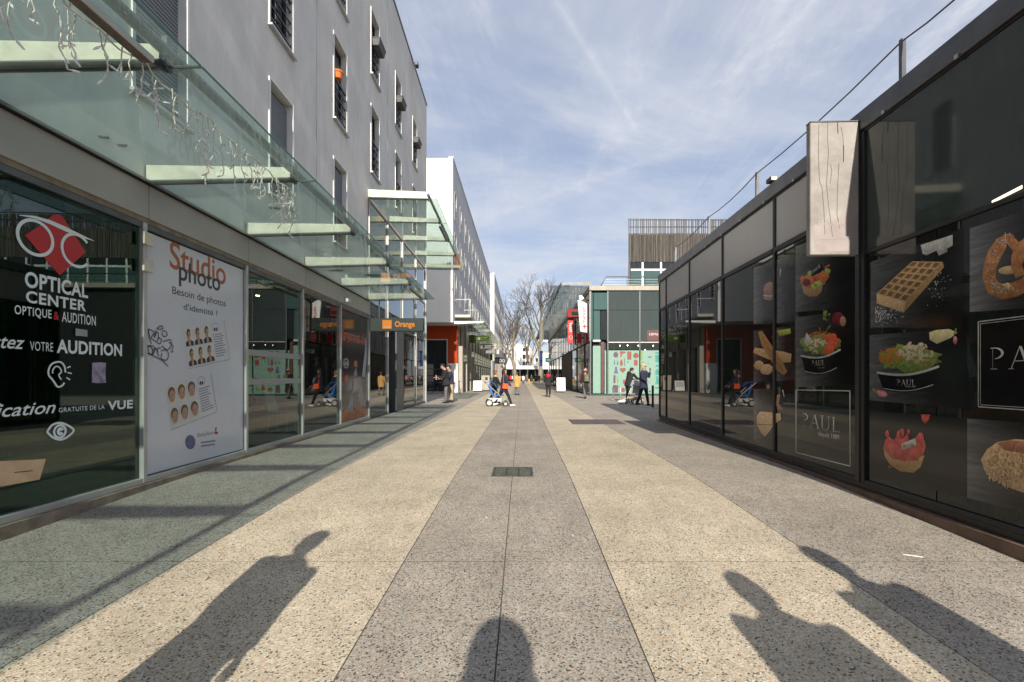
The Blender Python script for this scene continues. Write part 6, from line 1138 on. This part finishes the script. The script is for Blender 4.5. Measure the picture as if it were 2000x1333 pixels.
def person(label, x, y, rz=0.0, h=1.68, lean=0.0, legs=((.0, .05), (.0, .05)), arms=((.05, .1, .15), (.05, .1, .15)), coat='cloth_black', coat_len=.35, trousers='cloth_black', shoes='cloth_black', hair='hair_brown', hairlen=.0, skin='skin', extra=(), detail=True, build=1.0, nod=0.0, turn=0.0, group=None, hood=False, z0=None):
    z0 = zg(y) if z0 is None else z0
    P = thing('person', label, 'person', (x, y, z0), group=group); P.rotation_euler.z = rz; P.scale = (h/1.75,)*3; ORG[P] = Vector((0, 0, 0))
    X, Y, Z = Vector((1, 0, 0)), Vector((0, 1, 0)), Vector((0, 0, 1))
    def leg(s, hip, knee):
        a = Vector((s*.095*build, 0, .93)); k = a+.43*Vector((0, math.sin(hip), -math.cos(hip))); q = hip-knee; f = k+.42*Vector((0, math.sin(q), -math.cos(q))); return a, k, f, q
    LG = [leg(-1, *legs[0]), leg(1, *legs[1])]; low = min(min(l[2].z for l in LG)-.085, 9); dz = -low
    up = Vector((0, 0, dz)); LG = [(a+up, k+up, f+up, q) for a, k, f, q in LG]
    pel = Vector((0, 0, .95+dz)); R = Matrix.Rotation(-lean, 3, 'X'); T = lambda v: pel+R@(Vector(v)-Vector((0, 0, .95)))
    HR = Matrix.Rotation(-lean-nod, 3, 'X') @ Matrix.Rotation(turn, 3, 'Z'); nk = T((0, .0, 1.50)); H = lambda v: nk+HR@(Vector(v)-Vector((0, 0, 1.50)))
    def arm(s, p, o, e):
        a = T((s*.185*build, 0, 1.415)); d1 = Vector((s*math.sin(o), math.sin(p)*math.cos(o), -math.cos(p)*math.cos(o))); k = a+.29*d1; d2 = Vector((s*math.sin(o)*.3-s*.12*math.sin(e), math.sin(p+e), -math.cos(p+e))).normalized(); w = k+.25*d2; return a, k, w, d2
    AR = [arm(-1, *arms[0]), arm(1, *arms[1])]
    ax, ay = X, R@Y
    vox = .020 if detail else .034
    # body: one continuous surface
    b = MB()
    b.loft([(T((0, 0, z)), rx*build, ry, X, ay) for z, rx, ry in ((.86, .13, .10), (.95, .16, .11), (1.08, .135, .095), (1.25, .16, .11), (1.38, .17, .10), (1.45, .10, .075), (1.50, .055, .055))], 14)
    b.loft([(H((0, yy, z)), rx, ry, HR@X, HR@Y) for z, rx, ry, yy in ((1.47, .052, .055, -.005), (1.53, .05, .055, .0), (1.555, .058, .072, .018), (1.60, .070, .088, .014), (1.66, .077, .097, .004), (1.71, .072, .090, -.002), (1.745, .045, .06, -.004), (1.752, .01, .01, -.004))], 14)
    b.ell(H((0, .098, 1.625)), (.013, .022, .022), 8, 6); [b.ell(H((s*.078, .0, 1.635)), (.014, .022, .032), 8, 6) for s in (-1, 1)]
    for (a, k, f, q), s in zip(LG, (-1, 1)):
        b.tube([a+Vector((0, 0, .06)), a, a.lerp(k, .5), k, k.lerp(f, .35), f], [.09, .085, .072, .055, .055, .038], 10)
    for a, k, w, d in AR: b.tube([a, a.lerp(k, .5), k, k.lerp(w, .4), w], [.052, .047, .038, .038, .026], 9)
    fing = MB()
    for (a, k, w, d), s in zip(AR, (-1, 1)):
        sd = d.cross(Z); sd = sd.normalized() if sd.length > .2 else X.copy(); b.loft([(w+d*t, .034*q, .020*q, sd, d.cross(sd)) for t, q in ((-.01, .75), (.03, 1.0), (.075, 1.05), (.095, .9))], 8)
        if detail:
            fn = d.cross(sd).normalized()
            for j, (off, L) in enumerate(((-.026, .058), (-.009, .070), (.009, .066), (.026, .052))): r0 = w+d*.085+sd*off; fing.tube([r0, r0+d*L*.5+fn*.006, r0+d*L*.85+fn*.022], [.0088, .008, .006], 6)
            fing.tube([w+d*.03-sd*.028, w+d*.06-sd*.05+fn*.008, w+d*.085-sd*.052+fn*.014], [.011, .009, .007], 6)
    me = remeshed(b, vox)
    if fing.v:
        bm = bmesh.new(); bm.from_mesh(me); fm = fing.mesh('f'); bm.from_mesh(fm); bm.to_mesh(me); bm.free(); bpy.data.meshes.remove(fm); smooth(me)
    setm(me, skin); part('body', None, skin, P, me=me)
    if detail:
        m = MB(); [m.ell(H((s*.030, .094, 1.648)), (.011, .006, .007), 6, 4) for s in (-1, 1)]; part('eyes', m, 'hair_black', P); part('mouth', MB().ell(H((0, .097, 1.583)), (.022, .006, .006), 8, 4), 'cloth_maroon', P)
    # trousers
    m = MB(); m.loft([(T((0, 0, z)) if z > .95 else pel+Vector((0, 0, z-.95)), rx*build, ry, X, ay) for z, rx, ry in ((.82, .12, .10), (.88, .165, .12), (.96, .175, .125), (1.04, .155, .115))], 14)
    for a, k, f, q in LG: m.tube([a+Vector((0, 0, .03)), a.lerp(k, .4), k, k.lerp(f, .5), f.lerp(k, .04)], [.104, .092, .072, .065, .056], 10)
    me = remeshed(m, vox); setm(me, trousers); part('trousers', None, trousers, P, me=me)
    # shoes
    for (a, k, f, q), s in zip(LG, (-1, 1)):
        pt = max(-.6, min(.5, q)); RS_ = Matrix.Rotation(-pt*.6 if pt < 0 else pt*.5, 3, 'X'); c = f; m = MB()
        m.loft([(c+RS_@Vector((0, yy, zz_)), rx, rz_, X, RS_@Z) for yy, zz_, rx, rz_ in ((-.075, -.045, .025, .03), (-.05, -.03, .04, .052), (.02, -.035, .042, .048), (.09, -.05, .046, .032), (.155, -.06, .036, .022), (.175, -.062, .012, .012))], 10); part('shoe', m, shoes, P, sm=True)
    # coat with sleeves
    m = MB(); zb = .95-coat_len
    secs = [(1.47, .085, .08), (1.435, .125, .095), (1.37, .185, .125), (1.25, .195, .14), (1.08, .18, .135), (.98, .185, .14)]
    S_ = [(T((0, 0, z)), rx*build, ry, X, ay) for z, rx, ry in secs]
    if coat_len > 0:
        sw = (legs[0][0]+legs[1][0])*.25
        for t in (.3, .65, 1.0): S_.append((pel+Vector((0, math.tan(sw)*coat_len*t, -coat_len*t)), (.19+.03*t)*build, .15+.04*t, X, Y))
    m.loft(S_[::-1], 16)
    for a, k, w, d in AR: m.tube([a+Vector((0, 0, .01)), a.lerp(k, .5), k, k.lerp(w, .5), w-d*.015], [.078, .068, .060, .054, .046], 10)
    if hood: m.ell(T((0, -.10, 1.46)), (.13, .08, .09), 12, 8)
    me = remeshed(m, vox); setm(me, coat); part('coat', None, coat, P, me=me)
    # hair
    if hair:
        m = MB(); m.ell(H((0, -.012, 1.682)), (.093, .113, .096), 16, 12); m.ell(H((0, -.055, 1.63)), (.080, .062, .085), 14, 10)
        if hairlen: m.loft([(H((0, -.045-.01*t, 1.67-hairlen*t)), .088-.012*t, .060-.01*t, HR@X, HR@Y) for t in (0, .4, .8, 1.0)], 12); [m.tube([H((s*.078, .02, 1.68)), H((s*.085, .0, 1.67-hairlen*.5)), H((s*.075, -.01, 1.67-hairlen*.9))], [.025, .026, .016], 7) for s in (-1, 1)]
        me = remeshed(m, vox*.8, 3)
        bm = bmesh.new(); bm.from_mesh(me); fr = HR@Y
        bm.to_mesh(me); bm.free(); smooth(me); setm(me, hair)
        o = part('hair', None, hair, P, me=me)
        # keep the face clear: slide hair vertices in front of the brow back onto the crown
        hc = H((0, -.018, 1.675)); up_ = HR@Z
        for v in me.vertices:
            r = v.co-hc; f_, u_ = r.dot(fr), r.dot(up_)
            if f_ > .03 and u_ < .030: v.co -= fr*(f_-.03)*1.25
    ctx = dict(T=T, H=H, AR=AR, LG=LG, pel=pel, R=R, HR=HR, X=X, Y=Y, Z=Z)
    for e in extra: e(P, ctx)
    return P
def scarf(mat): return lambda P, c: part('scarf', MB().ring(c['T']((0, .005, 1.475)), .085, .038, c['X'], c['R']@c['Y'], 18, 8), mat, P, sm=True)
def bigscarf(mat):
    def f(P, c):
        m = MB().ring(c['T']((0, -.0, 1.475)), .10, .055, c['X'], c['R']@c['Y'], 18, 8); m.hexa([tuple(c['T'](v)) for v in ((-.11, -.17, 1.30), (.11, -.17, 1.30), (.11, -.13, 1.30), (-.11, -.13, 1.30), (-.13, -.15, 1.5), (.13, -.15, 1.5), (.12, -.1, 1.5), (-.12, -.1, 1.5))]); part('scarf', m, mat, P, sm=True)
    return f
def beanie(mat): return lambda P, c: part('beanie', MB().ell(c['H']((0, -.012, 1.69)), (.098, .112, .095), 14, 8).ell(c['H']((0, -.02, 1.80)), (.03, .03, .03), 8, 6), mat, P, sm=True)
def backpack(mat):
    def f(P, c):
        bm = MB().hexa([tuple(c['T'](v)) for v in ((-.14, -.30, 1.02), (.14, -.30, 1.02), (.15, -.14, 1.02), (-.15, -.14, 1.02), (-.13, -.26, 1.44), (.13, -.26, 1.44), (.13, -.13, 1.44), (-.13, -.13, 1.44))]); o = part('backpack', bm, mat, P, bev=.03); part('pocket', MB().hexa([tuple(c['T'](v)) for v in ((-.1, -.34, 1.05), (.1, -.34, 1.05), (.1, -.301, 1.05), (-.1, -.301, 1.05), (-.1, -.32, 1.2), (.1, -.32, 1.2), (.1, -.29, 1.2), (-.1, -.29, 1.2))]), mat, o); part('buckle', MB().ell(c['T']((0, -.335, 1.24)), (.03, .01, .03), 8, 6), 'aluminium', o); [part('strap', MB().tube([c['T']((s*.1, -.14, 1.43)), c['T']((s*.12, .0, 1.475)), c['T']((s*.13, .14, 1.38)), c['T']((s*.14, .14, 1.2))], .02, 6), mat, o) for s in (-1, 1)]
    return f
def shoulder_bag(mat, side=1, z=.98):
    def f(P, c):
        o = part('bag', MB().hexa([tuple(c['T'](v)) for v in ((side*.26-.06, -.12, z-.12), (side*.26+.06, -.12, z-.12), (side*.26+.06, .16, z-.12), (side*.26-.06, .16, z-.12), (side*.26-.05, -.10, z+.12), (side*.26+.05, -.10, z+.12), (side*.26+.05, .14, z+.12), (side*.26-.05, .14, z+.12))]), mat, P, bev=.02); part('strap', MB().tube([c['T']((side*.24, -.08, z+.1)), c['T']((side*.16, -.06, 1.48)), c['T']((side*.16, .06, 1.48)), c['T']((side*.24, .12, z+.1))], .010, 6), mat, o)
    return f
def held(name, mat, hand, size, off=(0, 0, 0)):
    def f(P, c):
        a, k, w, d = c['AR'][hand]; q = w+d*.085+Vector(off); part(name, MB().box(q.x-size[0]/2, q.x+size[0]/2, q.y-size[1]/2, q.y+size[1]/2, q.z-size[2]/2, q.z+size[2]/2), mat, P, bev=min(size)*.2)
    return f
def glasses(P, c): part('sunglasses', MB().ell(c['H']((-.033, .098, 1.65)), (.028, .012, .020), 8, 6).ell(c['H']((.033, .098, 1.65)), (.028, .012, .020), 8, 6).tube([c['H']((-.08, .01, 1.655)), c['H']((-.06, .09, 1.655)), c['H']((.06, .09, 1.655)), c['H']((.08, .01, 1.655))], .005, 5), 'black', P)
def at(px, py): return GP(px, py)
# left pair by the corner shop
x, y = FPX(871, 21.4), 21.4; person('man in a dark jacket bending his head over a paper in his hands', x, y, rz=1.9, h=1.86, lean=.10, legs=((.05, .05), (-.08, .05)), arms=((.30, .10, 1.25), (.35, .10, 1.2)), coat='cloth_black', coat_len=.16, trousers='cloth_grey', hair='hair_black', nod=.55, extra=(held('paper', 'cloth_pink', 0, (.26, .03, .20)), shoulder_bag('cloth_black', -1, .92)))
x, y = FPX(880, 22.1), 22.1; person('person in a dark coat and pale trousers standing behind the man with the paper', x, y, rz=2.2, h=1.80, lean=.10, coat='cloth_navy', coat_len=.10, trousers='cloth_beige', hair='hair_black', nod=.3, arms=((.5, .1, .9), (.5, .1, .9)))
# two women walking with a blue pushchair
x, y = at(984, 794); person('woman in a navy coat striding with an orange bag and white trainers', x, y, rz=-1.35, h=1.63, lean=.05, legs=((-.42, .18), (.46, .10)), arms=((.55, .1, .3), (.35, .1, .5)), coat='cloth_navy', coat_len=.22, trousers='cloth_black', shoes='cloth_white', hair='hair_black', hairlen=.20, extra=(shoulder_bag('cloth_orange', 1, .98), scarf('cloth_maroon')))
x, y = FPX(966, 19.9), 19.9; person('woman with red brown hair in a black jacket walking beside the navy coat', x, y, rz=-1.3, h=1.54, lean=.10, legs=((.38, .12), (-.35, .25)), arms=((.6, .1, .4), (.5, .1, .4)), coat='cloth_black', coat_len=.08, trousers='cloth_black', shoes='cloth_white', hair='hair_red', hairlen=.10, extra=(scarf('cloth_beige'),))
x, y = FPX(969, 19.35), 19.35; pushchair('bright blue pushchair with small black wheels between the walking women', x, y, -1.45, 'push_blue', 'aluminium', 'cloth_white')
# people along the street
x, y = at(1010, 772.5); person('person in a tan coat and grey trousers walking away from the camera', x, y, rz=.1, h=1.56, legs=((.25, .05), (-.2, .2)), coat='cloth_tan', coat_len=.32, trousers='cloth_grey', hair='hair_brown', arms=((.2, .12, .2), (-.1, .12, .2)))
x, y = at(1071, 776); person('person in a black coat with a bright red scarf walking away', x, y, rz=-.05, h=1.60, legs=((.12, .05), (-.1, .1)), coat='cloth_black', coat_len=.18, trousers='cloth_black', hair='hair_brown', arms=((.1, .25, .7), (.1, .25, .7)), extra=(bigscarf('cloth_red'),))
x, y = at(1143, 779); person('person with a pink woolly hat and an olive backpack beside the store glass', x, y, rz=.25, h=1.68, legs=((-.2, .1), (.25, .1)), coat='cloth_black', coat_len=.55, trousers='cloth_grey', hair='hair_brown', extra=(beanie('cloth_pink'), backpack('cloth_olive')))
x, y = FPX(1257, 19.6), 19.6; person('blonde woman in sunglasses and a dark coat holding a hand to her face', x, y, rz=-2.35, h=1.80, legs=((.22, .05), (-.22, .15)), arms=((.75, -.2, 2.2), (.25, .12, .9)), coat='cloth_navy', coat_len=.28, trousers='cloth_black', hair='hair_blonde', hairlen=.14, turn=.25, extra=(glasses, scarf('cloth_grey'), held('telephone', 'cloth_black', 0, (.03, .05, .12))))
x, y = FPX(1227, 22.2), 22.2; person('person in a dark hooded jacket leaning forward behind the grey pushchair', x, y, rz=-1.0, h=1.72, lean=.32, legs=((.1, .2), (-.1, .1)), coat='cloth_black', coat_len=.15, trousers='cloth_black', hair='hair_black', nod=.2, arms=((.9, .1, .3), (.9, .1, .3)), hood=True)
x, y = FPX(1240, 20.5), 20.5; pushchair('grey pushchair with a silver frame and a beige basket in the passage', x, y, 2.5, 'push_grey', 'white_metal', 'beige_bag')
x, y = FPX(1217, 20.9), 20.9; bg_ = thing('shopping_bag', 'white shopping bag lying on the ground beside the grey pushchair', 'bag', (x, y, 0)); part('sack', MB().ell((x, y, .09), (.27, .17, .10), 12, 8), 'cloth_white', bg_, sm=True); part('handle', MB().ring((x+.1, y, .2), .07, .008, (1, 0, 0), (0, 0, 1), 12, 5), 'cloth_white', bg_)
# far crowd
FC = [(1022, 751, 'person in a white top and jeans far down the street', 'cloth_white', 'cloth_jeans', 'hair_brown', 1.6), (1033, 751.5, 'child in a bright yellow coat walking down the middle of the street', 'cloth_yellow', 'cloth_yellow', 'hair_brown', 1.05), (1042.5, 751, 'second child in a yellow coat just right of the first', 'cloth_yellow', 'cloth_grey', 'hair_black', 1.05), (1047, 750, 'tall person in black directly behind the children in yellow', 'cloth_black', 'cloth_black', 'hair_black', 1.78), (1053, 749, 'person in a dark blue coat in the far crowd right of the children', 'cloth_navy', 'cloth_black', 'hair_black', 1.72), (1058, 750.5, 'person in a beige coat in the far crowd near the blue blade sign', 'cloth_beige', 'cloth_beige', 'hair_blonde', 1.66), (1029, 747, 'person in grey in the far crowd under the market roof', 'cloth_grey', 'cloth_black', 'hair_black', 1.72), (1038, 746.5, 'person in a dark green coat in the far crowd under the market roof', 'cloth_green', 'cloth_jeans', 'hair_grey', 1.70), (1016, 746.5, 'person in a light grey coat in the far crowd beside the tan coat', 'hair_grey', 'cloth_jeans', 'hair_black', 1.7), (997, 749, 'person in a red jacket far off left of the plane tree', 'cloth_red', 'cloth_navy', 'hair_black', 1.68), (991, 748, 'person in a maroon coat far off beside the shops on the left', 'cloth_maroon', 'cloth_black', 'hair_brown', 1.66), (1064, 748, 'person in a dark coat far off close to the store glass on the right', 'cloth_black', 'cloth_jeans', 'hair_brown', 1.74), (1001, 746, 'person in a white jacket far off by the trunk of the plane tree', 'cloth_white', 'cloth_black', 'hair_black', 1.7), (1068, 752, 'person in an olive coat half hidden by the person with the red scarf', 'cloth_olive', 'cloth_grey', 'hair_grey', 1.68)]
for i, (px, py, lb, co, tr, ha, hh) in enumerate(FC):
    x, y = at(px, py); s = random.uniform(.1, .35); person(lb, x, y, rz=random.choice((0, PI, .3, 2.9)), h=hh, legs=((s, .05), (-s, .15)), coat=co, coat_len=random.choice((.1, .25, .4)), trousers=tr, hair=ha, detail=False, arms=((s*.6, .1, .3), (-s*.6, .1, .3)))
def parka_hood(P, c): part('hood', MB().ell(c['H']((0, -.03, 1.63)), (.15, .15, .17), 16, 10).ell(c['T']((0, -.02, 1.50)), (.18, .16, .17), 16, 10), 'cloth_navy', P, sm=True)
# the four people standing behind and beside the camera, who throw the shadows in the foreground
cot = 1.95
def caster(px, py, hh, label, fig=None, back=0.0, **k):
    Yh = F*(HC+.07)/(py-736)
    for _ in range(5): Yh = F*(HC-zg(Yh))/(py-736)
    Xh = (px-1020)*Yh/F; L = hh*cot
    for _ in range(8): L = cot*(hh*1.0+zg(Yh-L)-zg(Yh))
    person(label, Xh+.04*L, Yh-L-back, h=fig or hh, **k)
caster(628, 1042, 1.72, 'person in a wide coat left of the camera throwing a broad shadow', rz=-.5, coat='cloth_grey', coat_len=.75, build=1.16, arms=((.05, .03, .3), (.05, .03, .3)), hood=True, trousers='cloth_black')
caster(980, 1216, 1.78, 'person behind the camera whose head throws a shadow on the centre band', fig=1.92, back=.45, rz=0, lean=.22, coat='cloth_navy', coat_len=.1, build=1.05, arms=((.25, .06, 1.5), (.25, .06, 1.5)), trousers='cloth_black', hood=True, hairlen=.22, nod=.85, extra=(parka_hood,))
caster(1432, 1124, 1.70, 'person with a raised hand right of the camera throwing a shadow on the paving', rz=-.2, coat='cloth_black', coat_len=.35, build=1.2, arms=((.1, .16, .3), (.1, .10, .2)), trousers='cloth_black', hair='hair_brown', hairlen=.14)
caster(1578, 1074, 1.86, 'taller person in a long coat far right of the camera throwing a slim shadow', rz=.3, coat='cloth_black', coat_len=.75, build=1.0, arms=((.1, .16, .3), (.05, .06, .2)), trousers='cloth_black')
bpy.data.scenes.remove(TMP)
bpy.context.view_layer.update()
